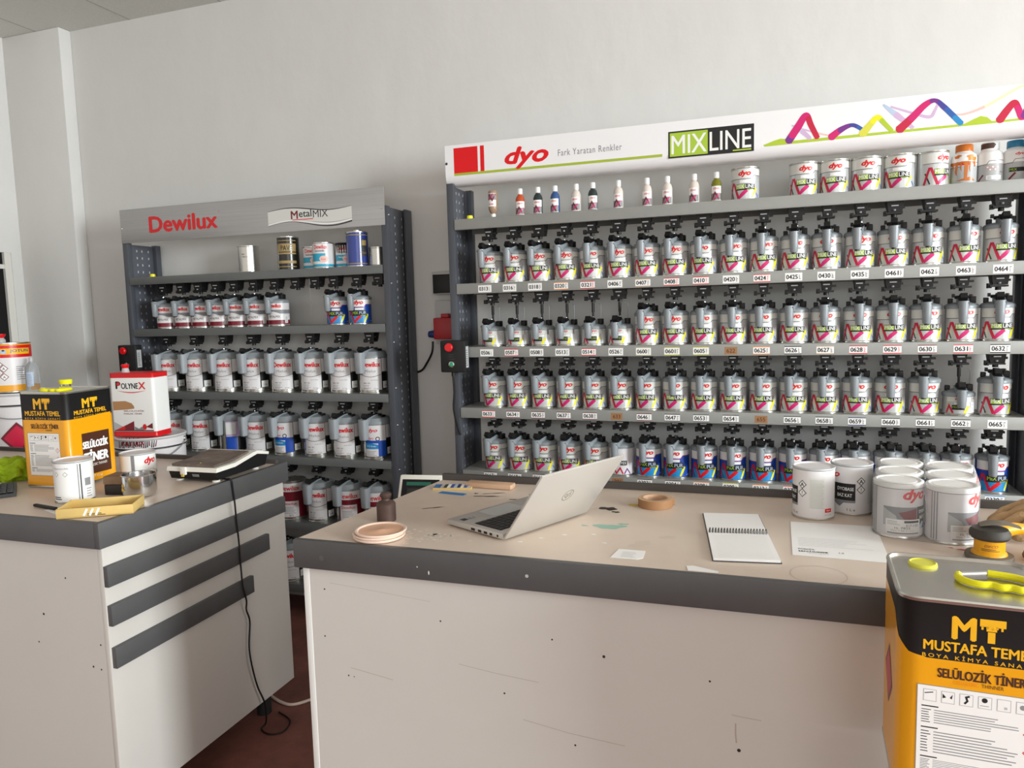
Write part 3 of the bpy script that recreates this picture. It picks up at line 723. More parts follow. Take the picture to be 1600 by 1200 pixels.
def jar(x, kind, label):
    r = thing('tinter_jar', label, 'jar', (x, YB, ZT + 0.0005), 0, 'plastic jars on the top shelf'); r.scale = (1, 1, 0.915)
    R = 0.042
    b = MB().m('white'); b.lathe([(0, 0.001), (R*0.95, 0), (R, 0.005), (R, 0.105), (R*0.93, 0.120), (R*0.62, 0.132), (R*0.60, 0.138), (0, 0.138)], 32); b.build('jar_body', r)
    cm = {'orange': 'drip_orange', 'white': 'white', 'blue': 'cap_teal'}[kind]
    b = MB().m(cm); b.lathe([(0, 0.134), (R*0.68, 0.134), (R*0.68, 0.158), (R*0.64, 0.161), (0, 0.161)], 28)
    if kind == 'white': g = G(); g.rect('drip_brown', -0.05, 0.136, 0.004, 0.157, 1); g.poly('drip_brown', [(0.004, 0.157), (0.004, 0.136), (0.012, 0.150)], 1); g.emit(b, on_cyl(R*0.68), du=0.005)
    b.build('jar_lid', r)
    g = G()
    g.rect('light_grey', -0.1, 0.008, 0.1, 0.075, 0); g.stroke('dark_grey', [(-0.09, 0.072), (-0.02, 0.072), (-0.012, 0.086), (0.05, 0.088)], 0.0016, 1)
    if kind == 'orange':
        blob(g, 'drip_orange', -0.022, 0.085, 0.042, 0.009, 8, 2); blob(g, 'red', -0.006, 0.082, 0.018, 0.005, 5, 3); blob(g, 'orange', 0.018, 0.104, 0.016, 0.012, 9, 2); blob(g, 'drip_orange', -0.03, 0.112, 0.012, 0.006, 2, 2)
        for k, (u, v0, ww) in enumerate(((-0.050, 0.060, 0.006), (-0.036, 0.040, 0.010), (-0.020, 0.055, 0.004), (-0.004, 0.016, 0.012), (0.008, 0.050, 0.005), (0.024, 0.070, 0.008))):
            g.stroke('drip_orange', [(u, 0.090), (u+0.003, 0.080), (u+0.001, v0+0.012), (u+0.004, v0)], [ww*1.8, ww, ww*0.8, ww*0.25], 3 + 0.3*k)
        g.poly('drip_orange', [(-0.035, 0.018), (0.03, 0.016), (0.016, 0.032), (0.0, 0.028)], 4)
    elif kind == 'white':
        g.rect('white', -0.02, 0.014, 0.03, 0.030, 2); g.lines('ink', -0.016, -0.004, 0.016, 0.028, 6, L=3, rag=0); 
        for i, (u, v) in enumerate(((-0.016, 0.062), (0.0, 0.062), (0.016, 0.062), (-0.008, 0.052), (0.008, 0.052))): g.diamond('red', 'white', u, v, 0.006, 2)
        g.stroke('wine', [(-0.05, 0.008), (-0.03, 0.034)], 0.006, 2); g.text('wine', 'dyo', 0.024, 0.038, w=0.016, h=0.008, L=3)
    else:
        g.text('red', 'dyo', -0.012, 0.098, w=0.03, h=0.014, bold=0.04, shear=0.28, L=2); g.rect('ink', -0.03, 0.038, 0.03, 0.054, 2); g.text('logo_green', 'MIX', -0.028, 0.041, w=0.022, h=0.010, L=3); g.stroke('wine', [(-0.03, 0.01), (-0.01, 0.034)], 0.007, 2)
    b = MB(); g.emit(b, on_cyl(R), du=0.005); b.build('label', r)
jar(0.690, 'orange', 'white plastic jar streaked with orange paint, orange lid'); jar(0.772, 'white', 'white plastic jar with a half brown-stained lid'); jar(0.852, 'blue', 'white plastic jar with teal lid at the shelf end')
def yellow_cap(x, y, z, label):
    b = MB().m('yellow'); b.lathe([(0, 0), (0.013, 0), (0.014, 0.004), (0.013, 0.014), (0.011, 0.016), (0, 0.016)], 20)
    tag(b.build('plastic_cap', loc=(x, y, z + 0.0005)), label, 'cap', 'yellow caps on the rack tops')
yellow_cap(-1.235, RY0+0.03, RZ[0], 'small yellow plastic cap on the long rack left top corner'); yellow_cap(-3.115, LY0+0.03, LZ[0], 'small yellow plastic cap on the narrow rack left top corner')

# ------------------------------------------------------------------ left rack contents
YL = LY0 + 0.085
for i, x in enumerate((-3.088, -2.965, -2.850, -2.735, -2.618, -2.495, -2.365)):
    nth = ('first', 'second', 'third', 'fourth', 'fifth', 'sixth', 'seventh')[i]
    can('dewilux_small', x, YL, LZ[1] + 0.0006, '%s from the left of seven wine-footed stirring cans on the narrow rack' % nth, 'small stirring cans on the narrow rack', math.radians(14+rr.uniform(-6, 8)), math.radians(-10+rr.uniform(-8, 6)))
for x, lb in ((-2.017, 'left blue stirring can of the pair on the narrow rack'), (-1.886, 'right blue stirring can of the pair on the narrow rack')):
    can('mixline_blue', x, YL, LZ[1] + 0.0006, lb, 'blue stirring cans on the narrow rack', math.radians(20), math.radians(-12))
for x in (-3.088, -2.965, -2.850, -2.735, -2.618, -2.495, -2.365, -2.24, -2.125, -2.017, -1.886, -1.77):
    o = place(HM[1], 'drive_head', lsh[0]); o.location = (x, YL, LZ[0]-0.004)
b = MB().m('mid_grey'); b.tube([(-2.152, YL-0.03, LZ[0]-0.045), (-2.150, YL-0.03, 1.56)], 0.001, 6); o = b.build('hanging_wire', lsh[0])
ords = ('first', 'second', 'third', 'fourth', 'fifth', 'sixth', 'seventh', 'eighth')
for i, x in enumerate((-3.085, -2.898, -2.708, -2.530, -2.349, -2.171, -1.999, -1.832)):
    can('dewilux_big', x, YL, LZ[2] + 0.0006, '%s from the left of eight white-label stirring cans, narrow rack third shelf' % ords[i], 'large stirring cans on the narrow rack', math.radians(22+rr.uniform(-10, 8)), math.radians(-16+rr.uniform(-6, 6)))
    o = place(HM[1], 'drive_head', lsh[1]); o.location = (x, YL, LZ[1]-0.004)
k4 = {2: 'half_blue_big', 4: 'dyo_big', 7: 'dyo_big'}
n4 = {0: 'grey stirring can half hidden behind the pail, narrow rack fourth shelf', 1: 'white-label stirring can just right of the white pail, narrow rack fourth shelf', 2: 'stirring can with turned blue and lilac label, narrow rack fourth shelf',
      3: 'white-label stirring can between two blue-labelled ones, narrow rack fourth shelf', 4: 'blue and white stirring can in the middle of the narrow rack fourth shelf', 5: 'white-label stirring can right of the middle blue one, narrow rack fourth shelf',
      6: 'white-label stirring can next to the end blue one, narrow rack fourth shelf', 7: 'blue and white stirring can at the right end of the narrow rack fourth shelf'}
for i, x in enumerate((-3.078, -2.893, -2.702, -2.535, -2.356, -2.173, -1.999, -1.826)):
    can(k4.get(i, 'dewilux_big'), x, YL, LZ[3] + 0.0006, n4[i], 'large stirring cans on the narrow rack', math.radians((60 if i == 2 else 24)+rr.uniform(-8, 8)), math.radians(-16+rr.uniform(-6, 6)))
    o = place(HM[1], 'drive_head', lsh[2]); o.location = (x, YL, LZ[2]-0.004)
for i, (x, kd, lb) in enumerate(((-2.345, 'wine_closed', 'closed can with red and wine label beside the left counter end'), (-2.172, 'dewilux_big', 'white-label stirring can on the narrow rack fifth shelf'),
                   (-2.000, 'wine_big', 'wine-label stirring can behind the iron weight'), (-1.838, 'wine_big', 'wine-label stirring can at the right end of the narrow rack fifth shelf'))):
    can(kd, x, YL, LZ[4] + 0.0006, lb, 'cans on the narrow rack fifth shelf', math.radians(24 if i != 1 else 16), math.radians(-14))
for x in (-2.52, -2.345, -2.172, -2.0, -1.838):
    o = place(HM[1], 'drive_head', lsh[3]); o.location = (x, YL, LZ[3]-0.004)
can('dewilux_big', -2.372, YL, LZ[5] + 0.0006, 'white-label stirring can alone on the lowest shelf of the narrow rack', 'cans low on the narrow rack', math.radians(24), math.radians(-16))

def tin_can(name, label, x, y, z, R, h, mbody, gfx=None, group='loose tins on the narrow rack top', rz=0.0, top='tin', extra=None):
    r = thing(name, label, 'tin', (x, y, z), rz, group)
    body(R, h, mbody, top).build('body', r)
    if gfx: b = MB(); gfx.emit(b, on_cyl(R-0.0018), du=0.006); b.build('label', r)
    if extra: extra(r)
    return r
ZL = LZ[0] + 0.0005; YT = 3.24
g = G(); g.text('ink', 'MIX', 0.0, 0.09, w=0.014, h=0.007, L=1); g.text('ink', '1000 ml', 0.0, 0.078, w=0.028, h=0.006, L=1)
tin_can('plain_tin', 'bare shiny tin standing alone on the narrow rack top', -2.550, YT, ZL, 0.054, 0.138, 'tin', g)
g = G()
for v0, v1 in ((0.148, 0.152), (0.095, 0.135), (0.082, 0.090), (0.036, 0.050), (0.018, 0.022)): g.rect('gold', -0.06, v0, 0.05, v1, 1)
g.text('tin_black', 'PAVE', -0.03, 0.10, w=0.06, h=0.026, bold=0.02, L=2)
def drip_top(r):
    b = MB().m('tin'); b.lathe([(0, 0.1665), (0.022, 0.1665), (0.022, 0.176), (0, 0.176)], 18); b.build('spout_cap', r)
tin_can('black_tin', 'tall black tin with gold bands on the narrow rack top', -2.305, YT, ZL, 0.056, 0.17, 'tin_black', g, rz=0.45, extra=drip_top)
def lab_aqua(h, kids=False):
    g = G(); g.rect('can_white', -0.2, 0.008, 0.2, h-0.008, 0); g.rect('aqua', -0.2, 0.008, 0.2, 0.020, 1)
    g.text('red', 'Dewilux', -0.038, h-0.032, w=0.07, h=0.02, bold=0.03, L=2); g.text('ink', 'Sentetik', -0.034, h-0.046, w=0.05, h=0.010, bold=0.02, L=2)
    g.rect('aqua', -0.06, 0.034, 0.02, h-0.054, 1); g.disc('pale_pink', 0.012, 0.045, 0.022, 0.016, 2); g.text('red', 'lux', 0.0, 0.040, w=0.022, h=0.009, L=3)
    if kids: g.text('white', 'hobi', -0.03, 0.062, w=0.034, h=0.010, bold=0.02, L=3); g.text('white', 'boya', -0.03, 0.046, w=0.034, h=0.010, bold=0.02, L=3)
    return g
tin_can('small_paint_tin', 'small white and aqua tin partly behind the larger aqua one', -2.172, YT+0.012, ZL, 0.046, 0.115, 'can_white', lab_aqua(0.115), rz=0.55)
tin_can('small_paint_tin', 'larger white and aqua tin on the narrow rack top', -2.075, YT-0.035, ZL, 0.054, 0.126, 'can_white', lab_aqua(0.126), rz=0.35)
def drips(r):
    g = G(); rg2 = random.Random(5)
    for i in range(7):
        u = -0.05+0.012*i; g.stroke('black', [(u, 0.116), (u+0.001, 0.116-0.02-0.03*rg2.random())], [0.010, 0.003], 4)
    b = MB(); g.emit(b, on_cyl(0.0445), du=0.006); b.m('black').lathe([(0.046, 0.111), (0.049, 0.116), (0.046, 0.122), (0.040, 0.121)], 24); b.build('dried_paint', r)
tin_can('small_paint_tin', 'white and aqua tin with black paint dripped over its rim', -1.975, YT, ZL, 0.046, 0.118, 'can_white', lab_aqua(0.118, True), rz=0.5, extra=drips)
g = G()
for v0, v1 in ((0.012, 0.016), (0.148, 0.152)): g.rect('gold', -0.2, v0, 0.2, v1, 1)
g.rect('dark_grey', 0.03, 0.05, 0.06, 0.13, 1); g.rect('gold', 0.032, 0.10, 0.058, 0.125, 2); g.text('gold', 'METALIK', 0.02, 0.06, w=0.038, h=0.009, L=2)
tin_can('blue_tin', 'tall blue tin with gold lines on the narrow rack top', -1.879, YT-0.04, ZL, 0.054, 0.166, 'tin_blue', g, rz=0.35, extra=drip_top)
tin_can('plain_tin', 'short bare tin at the right end of the narrow rack top', -1.778, YT-0.02, ZL, 0.044, 0.090, 'tin')

# ------------------------------------------------------------------ switch boxes, sockets and their leads
def switch_box(x, y, z, label):
    r = thing('switch_box', label, 'switch box', (x, y, z), 0, 'rack stop-start boxes')
    b = MB().m('black_matte'); b.box(-0.060, -0.05, 0.0, 0.060, 0.0, 0.142, bev=0.006); b.build('housing', r)
    for nm, m, u, v, rad, hh in (('stop_button', 'red', -0.012, 0.112, 0.019, 0.020), ('start_button', 'green', -0.004, 0.036, 0.010, 0.010)):
        b = MB()
        if nm == 'start_button': b.m('chrome').lathe([(0.009, 0), (0.0135, 0), (0.0135, 0.006), (0.010, 0.007)], 20, mtx=Matrix.Translation((u, -0.05, v)) @ Matrix.Rotation(PI/2, 4, 'X'))
        b.m(m).lathe([(0, hh), (rad*0.85, hh), (rad, hh*0.8), (rad, hh*0.4), (rad*0.7, 0)], 24, mtx=Matrix.Translation((u, -0.05, v)) @ Matrix.Rotation(PI/2, 4, 'X')); b.build(nm, r, recalc=True)
    g = G(); g.rect('light_grey', -0.04, 0.02, -0.01, 0.115, 1); g.lines('ink', -0.036, -0.016, 0.03, 0.105, 8, L=2); b = MB(); g.emit(b, on_right(0.060, 0, 0)); b.build('rating_plate', r)
    g = G(); g.lines('dark_grey', -0.018, 0.012, 0.058, 0.088, 3, L=1); b = MB(); g.emit(b, on_front(0, -0.05, 0)); b.build('marking', r)
    b = MB().m('black'); b.cyl((-0.010, -0.025, -0.018), 0.008, 0.02, 12); b.build('cable_gland', r)
    return r
switch_box(-1.308, RY0+0.001, 1.288, 'black stop-start box clamped to the long rack left upright')
switch_box(-3.255, LY0+0.001, 1.285, 'black stop-start box clamped to the narrow rack left upright')
b = MB().m('black'); b.tube([(-1.318, 3.024, 1.272), (-1.316, 3.026, 1.20), (-1.322, 3.028, 1.12), (-1.312, 3.040, 1.04), (-1.300, 3.044, 1.0)], 0.0055, 8, smooth_iter=6)
tag(b.build('power_lead'), 'black lead hanging from the stop-start box on the long rack', 'cable')
r = thing('wall_box', 'black covered wall box between the two racks', 'wall box', (-1.47, WY, 1.655))
b = MB().m('light_grey'); b.box(-0.075, -0.055, -0.01, 0.09, 0, 0.10, bev=0.003); b.build('housing', r); b = MB().m('black'); b.box(-0.068, -0.062, -0.005, 0.085, -0.053, 0.086, bev=0.002); b.build('dark_cover', r)
r = thing('wall_socket', 'grey wall socket with a red connector plugged in', 'socket', (-1.47, WY, 1.50))
b = MB().m('light_grey'); b.box(-0.065, -0.05, -0.10, 0.08, 0, 0.115, bev=0.004); b.build('housing', r)
b = MB().m('red_dark'); b.box(-0.058, -0.098, -0.075, 0.06, -0.05, 0.03, bev=0.006); b.box(-0.02, -0.09, 0.03, 0.02, -0.055, 0.05, bev=0.004); b.build('red_connector', r)
b = MB().m('dyo_navy'); b.lathe([(0, 0), (0.016, 0), (0.022, 0.04), (0.022, 0.05), (0, 0.05)], 16, mtx=Matrix.Translation((-0.098, -0.06, -0.05)) @ Matrix.Rotation(PI/2, 4, 'Y')); b.build('blue_plug', r)
b = MB().m('black'); b.tube([(-1.545, 3.31, 1.415), (-1.552, 3.31, 1.36), (-1.60, 3.34, 1.30), (-1.645, 3.3722, 1.265), (-1.70, 3.3725, 1.25)], 0.0055, 8, smooth_iter=6)
tag(b.build('power_lead'), 'black lead curving from the red connector to the narrow rack', 'cable')

# ------------------------------------------------------------------ counters
CT = 0.99
def marks(part, pts, fn, r0=0.0022, name='screw_hole', m='screw_dark'):
    for u, v, s in pts:
        g = G(); g.disc(m, u, v, r0*s, L=1, n=12); b = MB(); g.emit(b, fn); b.build(name, part)
rc = thing('shop_counter', 'large cream counter with dark grey edge carrying the laptop', 'counter', (0, 1.85, 0))
def P(b, name, parent, off): o = b.build(name, parent, loc=(-off[0], -off[1], 0)); return o
ro = (0, 1.85)
b = MB().m('worktop'); b.prism([(-1.124, 1.552), (1.15, 1.552), (1.15, 2.235), (-1.028, 2.235)], lambda u, v, d: Vector((u, v, d)), CT-0.03, CT-0.0005); wt = P(b, 'worktop', rc, ro)
b = MB().m('trim_grey'); b.box(-1.128, 1.535, CT-0.072, 1.15, 1.553, CT+0.001, bev=0.002); ft = P(b, 'front_trim', rc, ro)
b = MB().m('upstand_dark'); b.box(-1.028, 2.235, CT-0.06, 1.15, 2.253, CT+0.021, bev=0.002); P(b, 'rear_upstand', rc, ro)
b = MB().m('laminate'); b.box(-1.098, 1.556, 0.09, 1.12, 1.574, CT-0.03); fp = P(b, 'front_panel', rc, ro)
b = MB().m('edge_white'); b.box(-1.116, 1.555, 0.09, -1.098, 1.575, CT-0.03, bev=0.001); P(b, 'edge_strip', rc, ro)
b = MB().m('laminate'); b.prism([(-1.116, 1.575), (-1.098, 1.575), (-1.012, 2.19), (-1.03, 2.19)], lambda u, v, d: Vector((u, v, d)), 0.09, CT-0.03); P(b, 'side_panel', rc, ro)
b = MB().m('laminate'); b.box(-1.01, 2.17, 0.09, 1.12, 2.188, CT-0.03); P(b, 'rear_panel', rc, ro)
for x, y in ((-1.0, 1.62), (1.05, 1.62), (-0.96, 2.14), (1.05, 2.14)):
    b = MB().m('black_matte'); b.cyl((x, y, 0), 0.025, 0.095, 16); P(b, 'leg', rc, ro)
# screw holes and scratches on the front panel, dents on the trim
marks(fp, [(-1.055, 0.860, 1), (-0.734, 0.812, 1), (-1.061, 0.735, 1), (-0.997, 0.638, 1), (-0.981, 0.637, 0.7), (-0.575, 0.653, 1.1), (-0.455, 0.80, 1), (-0.335, 0.775, 1.6), (-0.105, 0.750, 1.1), (-0.045, 0.604, 1.8), (-0.405, 0.553, 1.1)], on_front(0, 1.556, 0))
for pts, wd in (([(-0.99, 0.66), (-0.93, 0.652), (-0.87, 0.644)], 0.0014), ([(-0.69, 0.71), (-0.60, 0.70), (-0.49, 0.692)], 0.0012), ([(-0.53, 0.595), (-0.42, 0.58), (-0.29, 0.571)], 0.0014),
                ([(-1.04, 0.878), (-0.92, 0.87), (-0.76, 0.858)], 0.0008), ([(-0.06, 0.682), (-0.045, 0.68), (0.0, 0.678)], 0.0014), ([(-0.052, 0.664), (-0.052, 0.64), (-0.05, 0.62)], 0.003)):
    g = G(); g.stroke('scratch', pts, wd, 1); b = MB(); g.emit(b, on_front(0, 1.556, 0)); b.build('scratch', fp)
g = G(); g.disc('light_grey', -0.505, 0.953, 0.004, L=1); g.disc('stain_pale', -0.75, 0.938, 0.0018, 0.005, L=1); g.disc('stain_pale', -0.78, 0.950, 0.0018, L=1); g.disc('trim_grey', -1.045, 0.949, 0.007, L=1)
b = MB(); g.emit(b, on_front(0, 1.535, 0)); b.build('dents', ft)
# paint stains on the worktop
def stain(name, items, parent=wt):
    g = G()
    for i, (m, u, v, ru, rv, rot) in enumerate(items): blob(g, m, u, v, ru, rv, hash_seed(name, i), 1, rot)
    b = MB(); g.emit(b, on_top(0, 0, CT-0.0005)); b.build(name, parent)
def hash_seed(n, i): return sum(ord(c)*(k+1) for k, c in enumerate(n)) + i*37
stain('teal_stain', [('stain_teal', -0.375, 1.835, 0.035, 0.022, 0.3), ('stain_teal', -0.345, 1.865, 0.012, 0.008, 0), ('stain_teal', -0.44, 1.83, 0.008, 0.005, 0)])
stain('black_stain', [('stain_black', -0.412, 2.005, 0.022, 0.018, 0.1), ('stain_black', -0.385, 1.975, 0.010, 0.008, 0)])
stain('black_stain', [('stain_black', -0.80, 2.060, 0.035, 0.006, 0.2), ('stain_black', -0.79, 2.10, 0.03, 0.004, 0.4), ('stain_black', -0.845, 2.085, 0.006, 0.006, 0)])
g = G(); g.stroke('stain_black', catmull([Vector((-0.72, 2.04)), Vector((-0.665, 2.05)), Vector((-0.655, 2.09)), Vector((-0.68, 2.11))], 5), [0.006]*16, 1); b = MB(); g.emit(b, on_top(0, 0, CT-0.0005)); b.build('black_stain', wt)
stain('black_stain', [('stain_black', -0.905, 1.90, 0.028, 0.004, 0.6)])
stain('yellow_stain', [('stain_yellow', -0.345, 2.06, 0.02, 0.012, 0.4)])
stain('red_stain', [('stain_red', 0.425, 1.845, 0.008, 0.006, 0), ('stain_red', 0.405, 1.855, 0.005, 0.003, 0)])
stain('pale_stain', [('worktop_pale', -0.275, 1.715, 0.03, 0.016, 0.6)]); stain('pale_stain', [('worktop_pale', -0.22, 1.78, 0.02, 0.012, 0)])
g = G(); q = random.Random(11)
for i in range(70):
    u, v = q.gauss(-0.80, 0.045), q.gauss(1.645, 0.028)
    if 1.56 < v < 1.70 and not (u > -0.72 and v > 1.64): blob(g, 'stain_pale', u, v, q.uniform(0.002, 0.006), q.uniform(0.002, 0.005), i)
for u, v in ((-0.47, 1.74), (-0.52, 1.70), (-0.40, 1.76), (-0.56, 1.66), (-0.36, 1.70)): blob(g, 'white', u, v, 0.005, 0.004, 3)
b = MB(); g.emit(b, on_top(0, 0, CT-0.0005)); o = b.build('paint_flakes', wt); o['kind'] = 'stuff'
g = G(); g.ring('scratch', 0.11, 1.60, 0.055, 0.0012, 1, 40); b = MB(); g.emit(b, on_top(0, 0, CT-0.0005)); b.build('ring_mark', wt)

# ---- left counter
lo = (-2.4, 1.95)
lc = thing('shop_counter', 'cream counter with three dark battens, loaded with tins and a scale', 'counter', (lo[0], lo[1], 0))
b = MB().m('worktop'); b.box(-3.30, 1.540, CT-0.03, -1.775, 2.345, CT-0.0005); wl = P(b, 'worktop', lc, lo)
b = MB().m('trim_grey'); b.box(-3.30, 1.522, CT-0.074, -1.7785, 1.540, CT+0.001, bev=0.001); P(b, 'front_trim', lc, lo)
b = MB().m('trim_grey'); b.box(-1.778, 1.522, CT-0.074, -1.760, 2.392, CT+0.001, bev=0.001); st = P(b, 'side_trim', lc, lo)
b = MB().m('upstand_dark'); b.box(-3.30, 2.345, CT-0.06, -1.779, 2.363, CT+0.016, bev=0.0015); P(b, 'rear_upstand', lc, lo)
b = MB().m('laminate'); b.box(-3.28, 1.546, 0.108, -1.800, 1.564, CT-0.03); lp = P(b, 'front_panel', lc, lo)
b = MB().m('laminate'); b.box(-1.800, 1.546, 0.108, -1.782, 2.385, CT-0.03, bev=0.001); sp = P(b, 'side_panel', lc, lo)
b = MB().m('laminate'); b.box(-3.28, 2.33, 0.108, -1.80, 2.344, CT-0.03); P(b, 'rear_panel', lc, lo)
for (a, c, z0, z1) in ((1.546, 2.372, 0.796, 0.857), (1.549, 2.264, 0.679, 0.740), (1.552, 2.162, 0.551, 0.613)):
    b = MB().m('trim_grey'); b.box(-1.782, a, z0, -1.766, c, z1, bev=0.001); P(b, 'batten', lc, lo)
for x, y in ((-1.86, 2.29), (-1.86, 1.65), (-3.2, 1.65), (-3.2, 2.29)):
    b = MB().m('black_matte'); b.cyl((x, y, 0), 0.028, 0.112, 18); P(b, 'leg', lc, lo)
g = G()
for x, z, s in ((-2.25, 0.845, 1), (-1.93, 0.81, 1), (-2.03, 0.69, 1.4), (-2.06, 0.60, 1), (-1.85, 0.55, 1.2), (-1.815, 0.62, 1), (-1.82, 0.545, 1)): g.disc('screw_dark', x, z, 0.0028*s, L=1, n=10)
b = MB(); g.emit(b, on_front(0, 1.546, 0)); b.build('screw_holes', lp)

# ------------------------------------------------------------------ things on the right counter
# laptop, open, seen from behind
hd = Vector((0.44, 0.90, 0)).normalized(); nd = Vector((0.90, -0.44, 0)).normalized()
lap = thing('laptop', 'open silver laptop seen from behind its lid', 'laptop', (-0.600, 1.652, CT), math.atan2(hd.y, hd.x))
LW, LD = 0.320, 0.215   # local: x along the hinge, +y towards the front edge
b = MB().m('laptop_silver'); b.box(0, 0.004, 0.003, LW, LD, 0.017, bev=0.002); lb = b.build('base', lap)
g = G(); g.rect('key_black', 0.018, 0.030, LW-0.018, 0.128, 0); b = MB(); g.emit(b, lambda u, v, d: Vector((u, v, 0.017+d)))
b.m('key_black')
for rI in range(6):
    for cI in range(15):
        x = 0.020 + cI*0.0188; y = 0.032 + rI*0.0160; b.box(x, y, 0.0172, x+0.0166, y+0.0136, 0.0188, bev=0.0006)
b.build('keyboard', lb)
g = G(); g.rect('light_grey', 0.10, 0.137, 0.22, 0.206, 0); b = MB(); g.emit(b, lambda u, v, d: Vector((u, v, 0.017+d))); b.build('trackpad', lb)
g = G(); g.rect('dark_grey', 0.016, 0.166, 0.034, 0.184, 1); g.rect('ink_grey', 0.040, 0.166, 0.060, 0.180, 1); g.text('white', 'i5', 0.046, 0.169, w=0.008, h=0.008, L=2); b = MB(); g.emit(b, lambda u, v, d: Vector((u, v, 0.017+d))); b.build('sticker', lb)
b = MB().m('black')   # ports on the near short side
for y, w_ in ((0.020, 0.005), (0.042, 0.009), (0.060, 0.012), (0.082, 0.012), (0.106, 0.014)): b.box(-0.0006, y, 0.006, 0.0015, y+w_, 0.012)
b.build('ports', lb)
for x in (0.02, LW-0.02):
    for y in (0.02, LD-0.02):
        b = MB().m('black_matte'); b.cyl((x, y, 0), 0.006, 0.0035, 10); b.build('foot', lb)
tilt = math.radians(37); LL = 0.220
b = MB().m('laptop_silver'); mt = Matrix.Translation((0, 0.003, 0.0075)) @ Matrix.Rotation(tilt, 4, 'X')
b.box(0, -0.006, 0, LW, 0.0, LL, bev=0.0022, mtx=mt); lidp = b.build('screen_lid', lap)
g = G(); cx_, cz_ = LW/2, LL*0.52
g.ring('laptop_logo', cx_, cz_, 0.0185, 0.0022, 1, 32)
g.text('laptop_logo', 'hp', cx_-0.012, cz_-0.014, w=0.024, h=0.028, shear=0.3, L=1)
b = MB(); g.emit(b, lambda u, v, d: mt @ Vector((LW-u, -0.006-d, v))); b.build('emblem', lidp, recalc=False)
g = G(); g.rect('screen_dark', 0.005, 0.012, LW-0.005, LL-0.005, 1); b = MB(); g.emit(b, lambda u, v, d: mt @ Vector((u, d, v))); b.build('screen', lidp, recalc=True)
b = MB().m('dark_grey'); b.tube([(0.03, 0.004, 0.011), (LW-0.03, 0.004, 0.011)], 0.005, 12); b.build('hinge', lap)

# iron weight
r = thing('iron_weight', 'rusty cast iron knob weight at the left edge of the counter', 'weight', (-0.975, 1.748, CT))
b = MB().m('cast_iron'); b.lathe([(0, 0), (0.024, 0), (0.026, 0.002), (0.026, 0.048), (0.022, 0.053), (0.012, 0.057)], 36); b.build('body', r)
b = MB().m('cast_iron'); b.lathe([(0.0125, 0.0555), (0.011, 0.062), (0.015, 0.068), (0.016, 0.073), (0.012, 0.078), (0, 0.080)], 28); b.build('knob', r)
# pile of plastic can lids
for k in range(3):
    b = MB(); z = CT + 0.0065*k
    b.m('lid_rim').lathe([(0.060, 0.0), (0.064, 0.0005), (0.066, 0.004), (0.064, 0.0063), (0.060, 0.006), (0.057, 0.003)], 48)
    b.m('lid_peach').lathe([(0.0, 0.0005), (0.060, 0.0)], 48); b.lathe([(0.057, 0.003), (0.012, 0.0035), (0.010, 0.0045), (0, 0.0048)], 48)
    o = b.build('can_lid', loc=(-0.922 + 0.002*k*(-1)**k, 1.612+0.001*k, z+0.0013), recalc=False)
    tag(o, ('bottom', 'middle', 'topmost')[k] + ' peach plastic lid of the pile on the counter corner', 'can lid', 'pile of peach lids')
# colour swatch strip
sw = thing('swatch_strip', 'strip of blue and white colour swatches on the counter rear', 'swatch', (-0.945, 2.137, CT), math.radians(14))
b = MB().m('cardboard'); b.box(-0.062, -0.028, 0, 0.062, 0.028, 0.005); b.build('strip', sw)
for i, m in enumerate(('blue_tape', 'blue', 'light_grey', 'dark_grey', 'white', 'blue', 'pale_blue', 'dyo_navy', 'white', 'blue', 'pale_blue')):
    b = MB().m(m); b.box(-0.061+0.0108*i, -0.018, 0.005, -0.051+0.0108*i, 0.0275, 0.0056); b.build('swatch', sw)
b = MB().m('wood'); b.box(-0.080, -0.022, 0, 0.080, 0.022, 0.016, bev=0.004); o = b.build('wood_offcut', loc=(-0.830, 2.170, CT), rz=math.radians(-3)); tag(o, 'flat weathered wood offcut lying against the rear upstand', 'wood block')
g = G(); b = MB().m('blue_tape'); b.box(-0.045, -0.011, 0, 0.045, 0.011, 0.0008); o = b.build('tape_piece', loc=(-0.918, 2.068, CT), rz=math.radians(-8)); tag(o, 'short piece of blue masking tape stuck on the worktop', 'tape')
# roll of brown tape
r = thing('tape_roll', 'brown packing tape roll lying flat on the counter', 'tape roll', (-0.289, 2.063, CT))
b = MB().m('tape_side').lathe([(0.036, 0.0), (0.048, 0.0)], 48); b.m('tape_brown').lathe([(0.048, 0.0), (0.048, 0.024)], 48); b.m('tape_side').lathe([(0.048, 0.024), (0.037, 0.024)], 48); b.build('tape', r)
b = MB().m('wood').lathe([(0.037, 0.0245), (0.034, 0.0245), (0.034, 0.0), (0.037, 0.0)], 40); b.build('core', r)
b = MB().m('tape_brown'); b.box(0.040, -0.012, 0.001, 0.054, -0.0115, 0.023, mtx=Matrix.Rotation(0.5, 4, 'Z')); b.build('loose_end', r)
